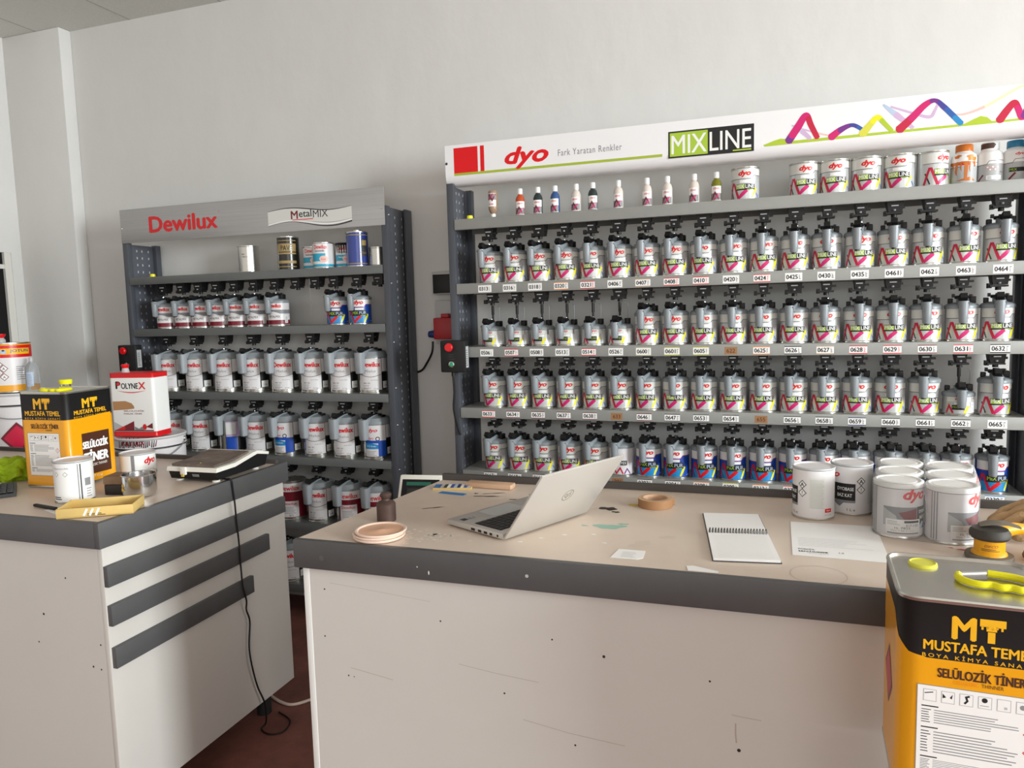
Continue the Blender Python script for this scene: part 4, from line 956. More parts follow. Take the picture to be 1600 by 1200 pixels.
# notebook, spiral bound, opened flat
nb = thing('notebook', 'spiral notebook opened flat with blank white pages', 'notebook', (-0.058, 1.838, CT), math.radians(7.5))
b = MB().m('dark_grey'); b.box(-0.073, -0.200, 0, 0.073, -0.003, 0.0016); b.box(-0.073, 0.003, 0, 0.073, 0.183, 0.0016); b.build('cover', nb)
b = MB().m('paper'); b.box(-0.071, -0.198, 0.0016, 0.071, -0.006, 0.007); pg = b.build('page_block', nb)
g = G(); g.lines('paper_line', -0.06, 0.06, -0.185, -0.02, 22, th=0.06, L=1, rag=0); b = MB(); g.emit(b, on_top(0, 0, 0.007)); b.build('ruling', pg)
b = MB().m('paper'); b.box(-0.071, 0.006, 0.0016, 0.071, 0.181, 0.0038); b.build('page_block', nb)
b = MB().m('ink')
for i in range(20):
    x = -0.066 + 0.00695*i; b.tube([(x + 0.001*math.sin(t), 0.010*math.cos(t), 0.0088 + 0.0075*math.sin(t)) for t in [2*PI*k/12 for k in range(13)]], 0.0009, 5)
b.build('spiral_binding', nb, recalc=False)
# printed sheet
sh = MB().m('paper'); sh.prism([(0.068, 1.985), (0.064, 1.718), (0.262, 1.712), (0.268, 1.990)], lambda u, v, d: Vector((u, v, d)), CT, CT+0.0006)
g = G(); g.text('ink', 'E.B.F.Ç.İ.ALAHANE', 0.078, 1.742, w=0.062, h=0.012, L=1, bold=0.04); g.text('ink_grey', 'FORMÜL', 0.078, 1.759, w=0.036, h=0.011, L=1, bold=0.03); g.text('ink_grey', 'karışım', 0.10, 1.733, w=0.04, h=0.005, L=1); g.text('ink', '1.9', 0.163, 1.747, w=0.010, h=0.009, L=1)
g.lines('paper_line', 0.080, 0.25, 1.79, 1.86, 6, th=0.12, L=1, rag=0.5); g.emit(sh, on_top(0, 0, CT+0.0006)); o = sh.build('printed_sheet'); tag(o, 'white printed sheet lying in front of the two white cans', 'paper')
b = MB().m('paper'); b.prism([(-0.318, 1.662), (-0.326, 1.598), (-0.266, 1.600), (-0.254, 1.612), (-0.256, 1.662)], lambda u, v, d: Vector((u, v, d)), CT, CT+0.0008); g = G(); g.lines('paper_line', -0.305, -0.27, 1.61, 1.65, 5, th=0.2, L=1); g.emit(b, on_top(0, 0, CT+0.0008)); o = b.build('paper_slip'); tag(o, 'small white paper slip left of the notebook', 'paper', 'paper slips')
b = MB().m('paper'); b.prism([(-0.156, 1.585), (-0.150, 1.558), (-0.088, 1.556), (-0.088, 1.567), (-0.142, 1.590)], lambda u, v, d: Vector((u, v, d)), CT, CT+0.0008); o = b.build('paper_slip'); tag(o, 'torn white paper strip at the front edge of the worktop', 'paper', 'paper slips')

# two white one-litre cans
def base_can(label, x, y, rz, group, R=0.053, h=0.135, side='haz', top='can_white', z=CT):
    r = thing('white_paint_can', label, 'paint can', (x, y, z), rz, group)
    b = MB(); b.lathe([(0, 0.002), (R-0.003, 0.002), (R, 0), (R+0.0004, 0.003), (R-0.0012, 0.005), (R-0.0012, h-0.006), (R+0.0004, h-0.004), (R, h), (R-0.004, h), (R-0.006, h-0.004), (R-0.012, h-0.004), (R-0.014, h-0.002), (0, h-0.002)], 48,
                      mats=['tin', 'tin', 'tin', 'tin', 'can_white', 'mid_grey', 'light_grey', 'light_grey', 'can_white', 'can_white', 'can_white', 'can_white']); b.build('body', r)
    g = G()
    if side == 'haz':
        g.rect('ink', -0.096, 0.034, -0.036, 0.085, 1); g.text('white', 'DYOBASE', -0.082, 0.066, w=0.042, h=0.009, bold=0.02, L=2); g.text('white', 'BAZ KAT', -0.082, 0.049, w=0.038, h=0.009, bold=0.02, L=2)
        g.poly('mid_grey', [(-0.096, 0.034), (-0.075, 0.022), (-0.065, 0.033), (-0.036, 0.034), (-0.036, 0.040), (-0.096, 0.040)], 2)
        g.text('red', 'dyo', -0.126, 0.094, w=0.05, h=0.024, bold=0.04, shear=0.28, L=2); g.text('ink', '1 L e', -0.056, 0.012, w=0.02, h=0.007, L=2)
        for v, ch in ((0.092, 'f'), (0.070, '!')):
            g.diamond('ink', 'white', -0.022, v, 0.0115, 2); g.text('ink', '!' if ch == '!' else 'A', -0.022, v-0.005, h=0.010, L=4, centre=True, bold=0.03)
        g.rect('panel_pale', -0.004, 0.030, 0.034, 0.110, 1); g.lines('light_grey', -0.002, 0.033, 0.032, 0.108, 26, th=0.3, L=2, rag=0.15)
        g.rect('red', 0.036, 0.020, 0.056, 0.030, 2); g.text('white', 'dyo', 0.040, 0.022, w=0.012, h=0.006, L=3); g.text('ink_grey', 'm a d e', 0.036, 0.012, w=0.02, h=0.004, L=2)
    b = MB(); g.emit(b, on_cyl(R-0.0012), du=0.005); b.build('label', r)
    return r
base_can('nearer white can with hazard diamonds beside the printed sheet', 0.127, 2.064, -0.18, 'two white cans behind the sheet')
base_can('white can with a black label panel behind the nearer one', 0.226, 2.132, 0.78, 'two white cans behind the sheet')
# shrink-wrapped six-pack of cans
pr = math.radians(-12); pc = Vector((0.392, 2.075, CT)); Rp = 0.055
ex = Vector((math.cos(pr), math.sin(pr), 0)); ey = Vector((-math.sin(pr)*0.7, math.cos(pr), 0)).normalized(); ey = Vector((0.17, 0.985, 0))
def pack_label(g):
    g.text('red', 'dyo', -0.004, 0.086, w=0.062, h=0.034, bold=0.045, shear=0.28, L=2)
    g.rect('mid_grey', -0.046, 0.030, 0.030, 0.076, 1); g.poly('light_grey', [(-0.045, 0.031), (-0.01, 0.031), (-0.018, 0.055), (-0.046, 0.072)], 2); g.poly('wine', [(-0.012, 0.062), (0.030, 0.073), (0.030, 0.045), (0.0, 0.045)], 2); g.stroke('white', [(-0.046, 0.0765), (0.031, 0.0765)], 0.0014, 3)
    g.rect('ink', 0.031, 0.022, 0.075, 0.076, 1); g.text('white', 'DYOBASE', 0.037, 0.060, w=0.034, h=0.008, bold=0.02, L=2); g.text('white', 'BAZ KAT', 0.040, 0.046, w=0.028, h=0.008, bold=0.02, L=2); g.poly('pale_blue', [(0.031, 0.022), (0.05, 0.022), (0.06, 0.036), (0.05, 0.04)], 2)
    g.rect('paper', -0.040, 0.010, 0.040, 0.046, 4); g.lines('ink', 0.0, 0.036, 0.038, 0.044, 1, th=0.9, L=5, rag=0); g.text('ink', '517-11D', 0.004, 0.029, w=0.03, h=0.006, L=5, bold=0.01); g.text('ink', '1L 7825', -0.02, 0.023, w=0.034, h=0.005, L=5); g.text('ink_grey', 'Dyo 7 86 11 LU', -0.028, 0.017, w=0.05, h=0.004, L=5); g.lines('ink_grey', -0.036, 0.036, 0.011, 0.015, 1, th=0.8, L=5, rag=0); g.lines('ink_grey', -0.036, -0.008, 0.033, 0.044, 3, L=5)
    for u in (-0.085, -0.078, -0.071): g.rect('mid_grey', u, 0.006, u+0.003, 0.118, 1)
    return g
pos6 = []
b = MB(); pack_label(G()).emit(b, on_cyl(Rp-0.0012), du=0.005); o = b.build('label'); pack_me = o.data; bpy.data.objects.remove(o)
names6 = (('front left', 0, 0), ('front right', 1, 0), ('middle left', 0, 1), ('middle right', 1, 1), ('rear left', 0, 2), ('rear right', 1, 2))
p00 = Vector((0.311, 1.953, CT))
body6 = None
for nm, i, j in names6:
    p = p00 + ex*(0.1115*i) + ey*(0.1112*j)
    r = thing('wrapped_paint_can', 'white paint can at the %s of the shrink-wrapped six-pack' % nm, 'paint can', p, 0, 'cans in the shrink-wrapped pack'); h = 0.132
    if body6 is None:
        b = MB(); b.lathe([(0, 0.002), (Rp-0.003, 0.002), (Rp, 0), (Rp, 0.003), (Rp-0.0012, 0.005), (Rp-0.0012, h-0.014), (Rp, h-0.012), (Rp, h-0.002), (Rp-0.003, h), (Rp-0.007, h), (Rp-0.009, h-0.003), (Rp-0.014, h-0.003), (Rp-0.016, h-0.001), (0, h-0.001)], 48, mats=['tin', 'tin', 'tin', 'tin', 'can_white', 'mid_grey'] + ['white']*7)
        o = b.build('body', r); body6 = o.data
    else: place(body6, 'body', r)
    place(pack_me, 'label', r, rz=0.10 + (0.42 if i else 0)); pos6.append(p)
# film hull
def hull(z, off, corners):
    out = []; order = [0, 1, 3, 5, 4, 2]
    C = [corners[k] for k in order]; n = len(C); cen = sum((c for c in C), Vector()) / n
    K = 64
    for k in range(K):
        a = 2*PI*k/K; dr = Vector((math.cos(a), math.sin(a), 0))
        best = max(c.dot(dr) for c in C); sup = [c for c in C if c.dot(dr) > best-1e-4][0]
        q = sup + dr*(Rp+off); out.append(Vector((q.x, q.y, z)))
    return out
fw = MB().m('shrink_film')
ins = lambda z, k: [c0*(1-k) + (sum(pos6, Vector())/6)*k for c0 in hull(z, 0.001, pos6)]
def ring_at(z, off, k=0.0):
    cen = sum(pos6, Vector())/6; out = []
    for q in hull(z, off, pos6):
        v = Vector((q.x, q.y, z)); c2 = Vector((cen.x, cen.y, z)); out.append(v*(1-k) + c2*k)
    return out
fw.loft([ring_at(CT+0.0005, 0.003), ring_at(CT+0.010, 0.0025), ring_at(CT+0.06, 0.0012), ring_at(CT+0.128, 0.0015), ring_at(CT+0.1332, 0.0012), ring_at(CT+0.1345, -0.004), ring_at(CT+0.1346, -0.009)], cap=False)
cen = sum(pos6, Vector())/6
fw.tube([(p00 + ex*0.0557 + ey*t + Vector((0, 0, 0.1385 + 0.003*math.sin(t*90)))) for t in [0.0+0.0185*i for i in range(13)]], 0.0022, 6)
fw.tube([p00 + ex*0.0557 - ey*0.030 + Vector((0.0, 0, 0.136)), p00 + ex*0.0557 - ey*0.042 + Vector((0.002, 0, 0.10)), p00 + ex*0.058 - ey*0.054 + Vector((0.004, 0, 0.06))], 0.0018, 6, smooth_iter=5)
tag(fw.build('shrink_wrap'), 'clear shrink wrap stretched round the six white cans', 'plastic wrap')

# sander and gloves at the right end
sd = thing('palm_sander', 'dusty yellow palm sander with a black rubber collar', 'sander', (0.466, 1.800, CT + 0.0004))
sd.scale = (0.75, 0.75, 0.78)
b = MB().m('dusty'); b.lathe([(0, 0), (0.060, 0), (0.062, 0.004), (0.060, 0.012), (0.03, 0.014)], 40); b.build('sanding_pad', sd)
b = MB().m('sander_yellow'); b.lathe([(0.046, 0.013), (0.044, 0.018), (0.039, 0.022), (0.039, 0.052), (0.042, 0.058), (0.03, 0.06)], 40); g = G(); g.text('wine', 'DIFCO', -0.022, 0.038, w=0.034, h=0.007, L=1, shear=0.2); g.lines('rubber', -0.03, 0.02, 0.028, 0.036, 2, L=1, th=0.4); g.emit(b, on_cyl(0.039), du=0.005); b.build('motor_housing', sd)
b = MB().m('rubber'); b.lathe([(0.034, 0.055), (0.046, 0.056), (0.052, 0.064), (0.052, 0.074), (0.045, 0.084), (0.025, 0.089), (0, 0.090)], 40); b.build('rubber_collar', sd)
b = MB().m('sander_yellow'); b.tube([(0.030, 0.028, 0.066), (0.052, 0.052, 0.066), (0.080, 0.070, 0.068), (0.120, 0.080, 0.066)], [0.016, 0.019, 0.018, 0.014], 16, smooth_iter=1); b.build('side_handle', sd)
b = MB().m('dusty'); b.loft([[Vector((x, y*w_, z)) for y in (-1, 1)] + [Vector((x, y*w_, z+0.005)) for y in (1, -1)] for x, z, w_ in ((-0.028, 0.090, 0.012), (0.0, 0.098, 0.020), (0.04, 0.098, 0.018), (0.075, 0.088, 0.010))]); b.build('throttle_lever', sd, recalc=True)

def glove(name, label, loc, rz, curl, m, spread=0.12, mirror=1, scale=1.0, tip=0.0):
    """work glove: palm, cuff, four fingers and a thumb as one skinned surface"""
    me = bpy.data.meshes.new(name); bm = bmesh.new(); rad = {}
    def V(p, r): v = bm.verts.new(p); rad[v] = r; return v
    def chain(a, pts):
        for p, r in pts:
            v = V(p, r); bm.edges.new((a, v)); a = v
    root = V((0, 0, 0.034), 0.034)
    chain(root, [((-0.05, 0, 0.040), 0.036), ((-0.10, 0.002, 0.042), 0.041), ((-0.14, 0.004, 0.040), 0.044)])
    k1 = V((0.040, 0.0, 0.034), 0.032); bm.edges.new((root, k1))
    for i, (yy, ln) in enumerate(((-0.038, 0.066), (-0.013, 0.082), (0.013, 0.088), (0.036, 0.076))):
        dy = spread*(i-1.5)
        z0 = 0.030; d = curl[i]
        chain(k1, [((0.062, yy, z0+0.004), 0.0150), ((0.062+ln*0.4, yy+dy*0.02, z0+0.004-d*0.012), 0.0135), ((0.062+ln*0.75, yy+dy*0.035, max(0.012, z0-d*0.03)), 0.0125), ((0.062+ln, yy+dy*0.045, max(0.010, z0-0.005-d*0.05)), 0.0105)])
    chain(root, [((0.010, 0.045*mirror, 0.030), 0.020), ((0.040, 0.072*mirror, 0.024), 0.0155), ((0.070, 0.082*mirror, 0.018), 0.0125)])
    bm.verts.index_update(); bm.to_mesh(me)
    order = list(bm.verts); rr_ = [rad[v] for v in order]; bm.free()
    o = bpy.data.objects.new(name, me); COL.objects.link(o)
    sk = o.modifiers.new('skin', 'SKIN'); sk.use_smooth_shade = True; sk.branch_smoothing = 0.4
    for i, d in enumerate(me.skin_vertices[0].data):
        d.radius = (rr_[i]*1.05, rr_[i]*0.8); d.use_root = (i == 0)
    ss = o.modifiers.new('sub', 'SUBSURF'); ss.levels = 2; ss.render_levels = 2
    dg = bpy.context.evaluated_depsgraph_get(); me2 = bpy.data.meshes.new_from_object(o.evaluated_get(dg))
    bpy.data.objects.remove(o); bpy.data.meshes.remove(me)
    for v in me2.vertices:   # slack leather creases
        n = noise.noise(v.co*38.0)*0.004 + noise.noise(v.co*90.0)*0.0015; v.co += v.normal*n
    zmin = min(v.co.z for v in me2.vertices)
    for v in me2.vertices: v.co.z -= zmin; v.co *= scale
    me2.materials.clear(); me2.materials.append(MATS[m])
    o = place(me2, name, None, loc, rz); tag(o, label, 'glove', 'pair of leather work gloves'); return o
gl1 = glove('work_glove', 'tan leather work glove leaning over the sander', (0.695, 2.030, CT), math.radians(196), (0.5, 0.4, 0.4, 0.5), 'leather', mirror=-1, scale=1.3); gl1.scale = (1, 1, 1.3)
gl2 = glove('work_glove', 'darker leather work glove lying flat behind the thinner tin', (0.672, 1.795, CT), math.radians(172), (0.2, 0.3, 0.2, 0.3), 'leather_dark', mirror=1, scale=0.95)

# ------------------------------------------------------------------ thinner tins
def rsq(hw, r):
    """outline function of a rounded square: arc length from the middle of the front face"""
    st = hw - r; q = PI*r/2; per = 8*st + 4*q
    def f(u, d):
        u = (u + per/2) % per - per/2; s = 1 if u >= 0 else -1; a = abs(u)
        if a <= st: return (s*a, -(hw+d))
        a -= st
        if a <= q: t = a/r; return (s*(st + (r+d)*math.sin(t)), -(st + (r+d)*math.cos(t)))
        a -= q
        if a <= 2*st: return (s*(hw+d), -st + a)
        a -= 2*st
        if a <= q: t = a/r; return (s*(st + (r+d)*math.cos(t)), st + (r+d)*math.sin(t))
        a -= q; return (s*(st - a), hw+d)
    return f, per, st, q
def thinner_tin(label, loc, rz, hw, h, r, near=False, group='large yellow thinner tins', cap_up=False):
    t = thing('thinner_tin', label, 'tin', loc, rz, group)
    f, per, st, q = rsq(hw, r); N = 96
    ring = lambda z, d: [Vector((*f(per*(i/N-0.5), d), z)) for i in range(N)]
    band = 0.29*h
    b = MB()
    b.loft([ring(0.003, -0.006), ring(0.0, -0.001), ring(0.006, 0.0015), ring(0.010, 0), ring(h-band, 0), ring(h-0.008, 0), ring(h-0.003, 0.0015), ring(h, 0.0), ring(h, -0.004), ring(h-0.005, -0.007)], cap=True,
           mats=['tin', 'tin', 'tin', 'amber', 'black', 'tin', 'tin', 'tin', 'tin'])
    for fc in b.bm.faces:
        if len(fc.verts) > 10: b.m('tin'); fc.material_index = b.mi
    b.build('body', t)
    fn = lambda u, v, d: Vector((*f(u, d), v))
    g = G(); side = 2*st + q      # u of the middle of the right-hand face; its mirror image is the left face
    zb = h-band
    if near:   # lower edge of the black band sweeps up round the left corner
        g.poly('amber', [(-st-q*1.3, zb-0.004), (-st+0.02, zb-0.004), (-st+0.01, zb+0.001), (-st-q*0.3, zb+0.006), (-st-q*0.7, zb+0.025), (-st-q*1.0, zb+0.055), (-st-q*1.3, zb+0.060)], 1)
        g.poly('amber', [(-side-st, zb-0.004), (-st-q*1.25, zb-0.004), (-st-q*1.25, zb+0.060), (-side-st, zb+0.062)], 1)
    def front(u0, s):
        g.text('gold_text', 'M', u0-0.037*s, zb+0.036*s, w=0.034*s, h=0.038*s, bold=0.045, L=3)
        g.rect('gold_text', u0+0.001*s, zb+0.062*s, u0+0.036*s, zb+0.074*s, 3); g.rect('gold_text', u0+0.012*s, zb+0.036*s, u0+0.022*s, zb+0.054*s, 3); g.rect('gold_text', u0+0.010*s, zb+0.055*s, u0+0.024*s, zb+0.062*s, 3)
        for k in range(5): g.rect('gold_text', u0+(0.003+0.0066*k)*s, zb+(0.057+0.002*(k % 2))*s, u0+(0.006+0.0066*k)*s, zb+0.063*s, 3)
        g.text('gold_text', 'MUSTAFA TEMEL', u0-0.076*s, zb+0.014*s, w=0.152*s, h=0.017*s, bold=0.035, L=3)
        g.text('gold_text', 'BOYA KİMYA SANAYİ', u0-0.077*s, zb+0.002*s, w=0.152*s, h=0.0085*s, space=1.5, L=3, bold=0.012)
    front(0.0, 1.0 if not near else 1.0)
    # front: product line and hazard sheet
    g.text('brown_text', 'SELÜLOZİK TİNER', -0.055, zb-0.030, w=0.120, h=0.021, bold=0.03, L=3); g.text('orange', 'CELLULOSIC', -0.032, zb-0.038, w=0.034, h=0.006, L=3); g.text('brown_text', 'THINNER', 0.006, zb-0.038, w=0.030, h=0.006, L=3)
    x0, x1, z1 = -0.082, 0.082, zb-0.046; z0 = 0.045
    if not near: x0, x1 = -0.072, 0.062
    g.rect('mid_grey', x0-0.001, z0-0.001, x1+0.001, z1+0.001, 2); g.rect('paper', x0, z0, x1, z1, 3)
    for k in range(6):
        u = x0+0.008+k*(x1-x0-0.012)/6; g.rect('light_grey', u, z1-0.026, u+0.019, z1-0.006, 4); g.rect('paper', u+0.001, z1-0.025, u+0.018, z1-0.007, 5)
        [lambda: g.stroke('ink', [(u+0.002, z1-0.013), (u+0.014, z1-0.010)], 0.0016, 6), lambda: (g.poly('ink', [(u+0.002, z1-0.010), (u+0.007, z1-0.016), (u+0.002, z1-0.018)], 6), g.poly('ink', [(u+0.012, z1-0.016), (u+0.016, z1-0.010), (u+0.015, z1-0.018)], 6)),
         lambda: g.stroke('ink', [(u+0.014, z1-0.009), (u+0.009, z1-0.011), (u+0.011, z1-0.017), (u+0.007, z1-0.022)], 0.003, 6), lambda: (g.disc('ink', u+0.009, z1-0.012, 0.004, L=6), g.stroke('mid_grey', [(u+0.003, z1-0.021), (u+0.015, z1-0.021)], 0.001, 6)),
         lambda: g.rect('light_grey', u+0.010, z1-0.022, u+0.014, z1-0.018, 6), lambda: g.disc('ink_grey', u+0.009, z1-0.015, 0.004, L=6)][k]()
    sd_ = 2
    for (v0, v1, n) in ((z1-0.062, z1-0.032, 6), (z1-0.112, z1-0.068, 8), (z0+0.012, z1-0.118, 7)):
        if v1 > v0:
            g.lines('ink_grey', x0+0.024, x1-0.022, v0, v1-0.005, n, th=0.35, L=4, rag=0.35, seed=sd_); g.lines('ink', x0+0.006, x0+0.020, v0, v1-0.005, n, th=0.3, L=4, rag=0.4, seed=sd_+1); g.rect('ink', x0+0.006, v1-0.0035, x0+0.03, v1-0.0015, 4); sd_ += 2
    for k in range(3): g.diamond('red', 'white', x1-0.010, z1-0.058-0.030*k, 0.009, 5); g.text('ink', ('!', 'A', '+')[k], x1-0.010, z1-0.062-0.030*k, h=0.008, L=7, centre=True, bold=0.03)
    # right-hand face: big white lettering
    g.poly('amber', [(side-st, zb-0.004), (side+st, zb-0.004), (side+st, zb+0.006), (side, zb+0.002), (side-st, zb-0.002)], 1)
    gs = len(g.it)
    front(side, 0.9)
    g.rect('brown_text', side-0.045, 0.035, side+0.072, zb-0.055, 1); g.poly('amber', [(side-0.046, 0.034), (side-0.02, 0.034), (side-0.046, 0.05)], 2)
    g.text('white', 'SELÜLOZİK', side-0.045, zb-0.110, w=0.110, h=0.034, bold=0.05, shear=0.1, L=3); g.text('white', 'TİNER', side-0.043, zb-0.158, w=0.106, h=0.044, bold=0.05, shear=0.1, L=3); g.text('white', 'CELLULOSIC THINNER', side-0.036, zb-0.174, w=0.090, h=0.009, L=3, shear=0.1)
    g.text('white', 'NET 12 kg', side-0.02, 0.020, w=0.05, h=0.010, L=3)
    # left-hand face: red hazard diamond
    g.diamond('wine', 'crimson', -side, h*0.46, 0.055, 2)
    b = MB(); g.emit(b, fn, du=0.006); b.build('label', t)
    b = MB().m('yellow' if cap_up else 'yellow_soft'); cx, cy = ((-0.056, 0.065) if near else (-0.03, 0.03))
    if cap_up:
        b.m('clear_plastic').lathe([(0.016, h-0.005), (0.016, h+0.016), (0.012, h+0.018)], 20, c=(cx, cy, 0)); b.m('yellow').lathe([(0, h+0.030), (0.020, h+0.030), (0.022, h+0.026), (0.020, h+0.014), (0.016, h+0.013)], 24, c=(cx, cy, 0))
    else: b.lathe([(0.024, h-0.0055), (0.0235, h-0.001), (0.021, h+0.0005), (0.019, h-0.001), (0, h-0.001)], 32, c=(cx, cy, 0))
    b.build('pouring_cap', t, recalc=False)
    hx, hy = (0.036, -0.008) if near else (0.0, -0.045)
    b = MB().m('yellow'); rr0 = 0.0062
    q0 = [(-0.048, 0.006), (-0.046, -0.012), (-0.028, -0.028), (-0.012, -0.030), (0.002, -0.024), (0.014, -0.030), (0.028, -0.024), (0.042, -0.028), (0.051, -0.012), (0.049, 0.020), (0.030, 0.032), (-0.006, 0.034)]
    rot = Matrix.Rotation(math.radians(-12 if near else 5), 3, 'Z'); sc = 1.0 if near else 0.95
    pts = [(hx + (rot @ Vector((u, v, 0))).x*sc, hy + (rot @ Vector((u, v, 0))).y*sc, h + rr0 - 0.004) for u, v in q0]
    b.tube(pts, rr0, 10, smooth_iter=4); hnd = b.build('carry_handle', t)
    a, c = pts[0], pts[-1]
    b = MB().m('chrome'); b.tube([a, c], 0.0042, 8); b.build('wire_bar', hnd)
    return t
hw = 0.1125; a = math.radians(-3)
def corner_center(cx, cy, hw, a):
    v = Matrix.Rotation(a, 2) @ Vector((hw, hw)); return (cx+v.x, cy+v.y)
cx, cy = corner_center(0.2085, 1.283, hw, a)
th = 0.345
thinner_tin('big yellow and black thinner tin standing in front of the counter end', (cx, cy, 1.08-th), a, hw, th, 0.030, near=True)
# crate the near tin stands on
cr = thing('wooden_crate', 'plain wooden crate under the near thinner tin', 'crate', (cx, cy, 0), a)
zt = 1.08-th
b = MB().m('wood')
for z0 in (0.0, 0.12, 0.24, 0.36, 0.48, 0.60):
    for s in (-1, 1): b.box(-0.10, s*0.092-0.006, z0, 0.10, s*0.092+0.006, z0+0.10); b.box(s*0.092-0.006, -0.086, z0, s*0.092+0.006, 0.086, z0+0.10)
b.build('slats', cr)
b = MB().m('wood'); b.box(-0.10, -0.10, zt-0.016, 0.10, 0.10, zt-0.0004); b.build('top_board', cr)
a = math.radians(3); cx, cy = corner_center(-2.219, 1.832, 0.1, a); v = Matrix.Rotation(a, 2) @ Vector((-0.1, 0.1)); cx, cy = -2.219+v.x, 1.832+v.y
thinner_tin('yellow and black thinner tin on the left counter', (cx, cy, CT), a, 0.1, 0.333, 0.014, near=False, cap_up=True)

# ------------------------------------------------------------------ things on and behind the left counter
def plain_can(label, x, y, rz, R, h, gfx, name='white_paint_can'):
    r = thing(name, label, 'paint can', (x, y, CT), rz, 'cans on the left counter')
    b = MB(); b.lathe([(0, 0.002), (R-0.003, 0.002), (R, 0), (R+0.0004, 0.003), (R-0.0012, 0.005), (R-0.0012, h-0.006), (R+0.0004, h-0.004), (R, h), (R-0.004, h), (R-0.006, h-0.004), (0, h-0.003)], 44, mats=['tin', 'tin', 'tin', 'tin', 'white', 'mid_grey', 'light_grey', 'light_grey', 'can_white', 'can_white']); b.build('body', r)
    b = MB(); gfx.emit(b, on_cyl(R-0.0012), du=0.005); b.build('label', r); return r
g = G(); g.text('ink_grey', 'Guvenlik', -0.05, 0.108, w=0.05, h=0.006, L=1); g.diamond('ink_grey', 'white', -0.042, 0.092, 0.008, 1); g.diamond('ink_grey', 'white', -0.012, 0.092, 0.008, 1)
g.lines('ink', -0.062, -0.028, 0.012, 0.024, 2, th=0.45, L=1, rag=0.1); g.rect('mid_grey', 0.022, 0.006, 0.025, 0.122, 1); g.rect('dark_grey', 0.029, 0.006, 0.033, 0.122, 1); g.rect('ink_grey', 0.042, 0.05, 0.062, 0.074, 1); g.lines('ink_grey', 0.046, 0.066, 0.014, 0.046, 4, L=1)
plain_can('white can with printed side, largest can at the front of the left counter', -2.083, 1.729, 0.66, 0.057, 0.132, g)
g = G(); g.text('red', 'dyo', 0.018, 0.034, w=0.05, h=0.032, bold=0.045, shear=0.28, L=1); g.rect('mid_grey', -0.026, 0.006, -0.014, 0.076, 1)
plain_can('low white can with red lettering beside the left thinner tin', -2.205, 2.100, 0.85, 0.062, 0.080, g)
# brown block, steel cup, tray
b = MB().m('brown_block'); b.box(-0.042, -0.036, 0.034, 0.042, 0.036, 0.062, bev=0.004); r = thing('sanding_block', 'brown dusty sanding block beside the steel cup', 'block', (-2.005, 1.838, CT), 0.25); b.build('top_pad', r); b = MB().m('stain_black'); b.box(-0.040, -0.034, 0, 0.040, 0.034, 0.034, bev=0.003); b.build('foam_base', r)
r = thing('steel_cup', 'shiny steel mixing cup with dried ochre paint', 'cup', (-1.909, 1.817, CT), 0.0)
b = MB().m('chrome'); b.lathe([(0, 0.0), (0.038, 0.0), (0.047, 0.005), (0.0505, 0.016), (0.0515, 0.070), (0.053, 0.072), (0.0515, 0.074), (0.050, 0.072), (0.049, 0.018), (0.044, 0.008), (0, 0.006)], 48); cb = b.build('bowl', r)
g = G(); blob(g, 'stain_yellow', -0.03, 0.028, 0.016, 0.008, 4, 1); blob(g, 'gold_text', -0.022, 0.040, 0.008, 0.006, 6, 1); b = MB(); g.emit(b, on_cyl(0.0514), du=0.005); b.build('dried_paint', cb)
tr = thing('card_tray', 'shallow yellow cardboard tray at the left counter corner', 'tray', (-1.866, 1.632, CT), math.radians(31)); tr.location.z += 0.0014
wv = 0.205/2; dv = 0.12/2; hh = 0.028; tk = 0.003
b = MB().m('card_in'); b.box(-wv, -dv, 0, wv, dv, tk); b.build('tray_floor', tr)
for nm, x0, y0, x1, y1 in (('tray_side', -wv, -dv, wv, -dv+tk), ('tray_side', -wv, dv-tk, wv, dv), ('tray_side', -wv, -dv+tk, -wv+tk, dv-tk), ('tray_side', wv-tk, -dv+tk, wv, dv-tk)):
    b = MB().m('cardboard'); b.box(x0, y0, tk, x1, y1, hh, bev=0.0006)
    if y1 < 0 and x1 > 0 and x0 < 0:
        g = G(); g.lines('ink', -0.02, 0.03, 0.004, 0.012, 2, th=0.5, L=1); 
        for k in range(3): g.stroke('paper', [(-0.03+0.016*k, 0.004), (-0.02+0.016*k, 0.024)], 0.006, 2)
        g.emit(b, on_front(0, -dv, 0))
    b.build(nm, tr)
b = MB().m('paper'); b.prism([(-2.06, 1.60), (-1.95, 1.56), (-1.92, 1.60), (-2.0, 1.70)], lambda u, v, d: Vector((u, v, d)), CT, CT+0.0008); tag(b.build('paper_slip'), 'white paper scrap under the pen and tray on the left counter', 'paper')
r = thing('craft_knife', 'dark slim craft knife lying on the left counter', 'knife', (-2.068, 1.618, CT+0.0006), math.radians(-10))
b = MB().m('black'); b.box(-0.068, -0.006, 0, 0.045, 0.006, 0.008, bev=0.002); b.build('grip', r); b = MB().m('dark_grey'); b.prism([(0.045, -0.005), (0.075, -0.005), (0.068, 0.004), (0.045, 0.004)], lambda u, v, d: Vector((u, v, d)), 0.003, 0.0042); b.build('blade', r)
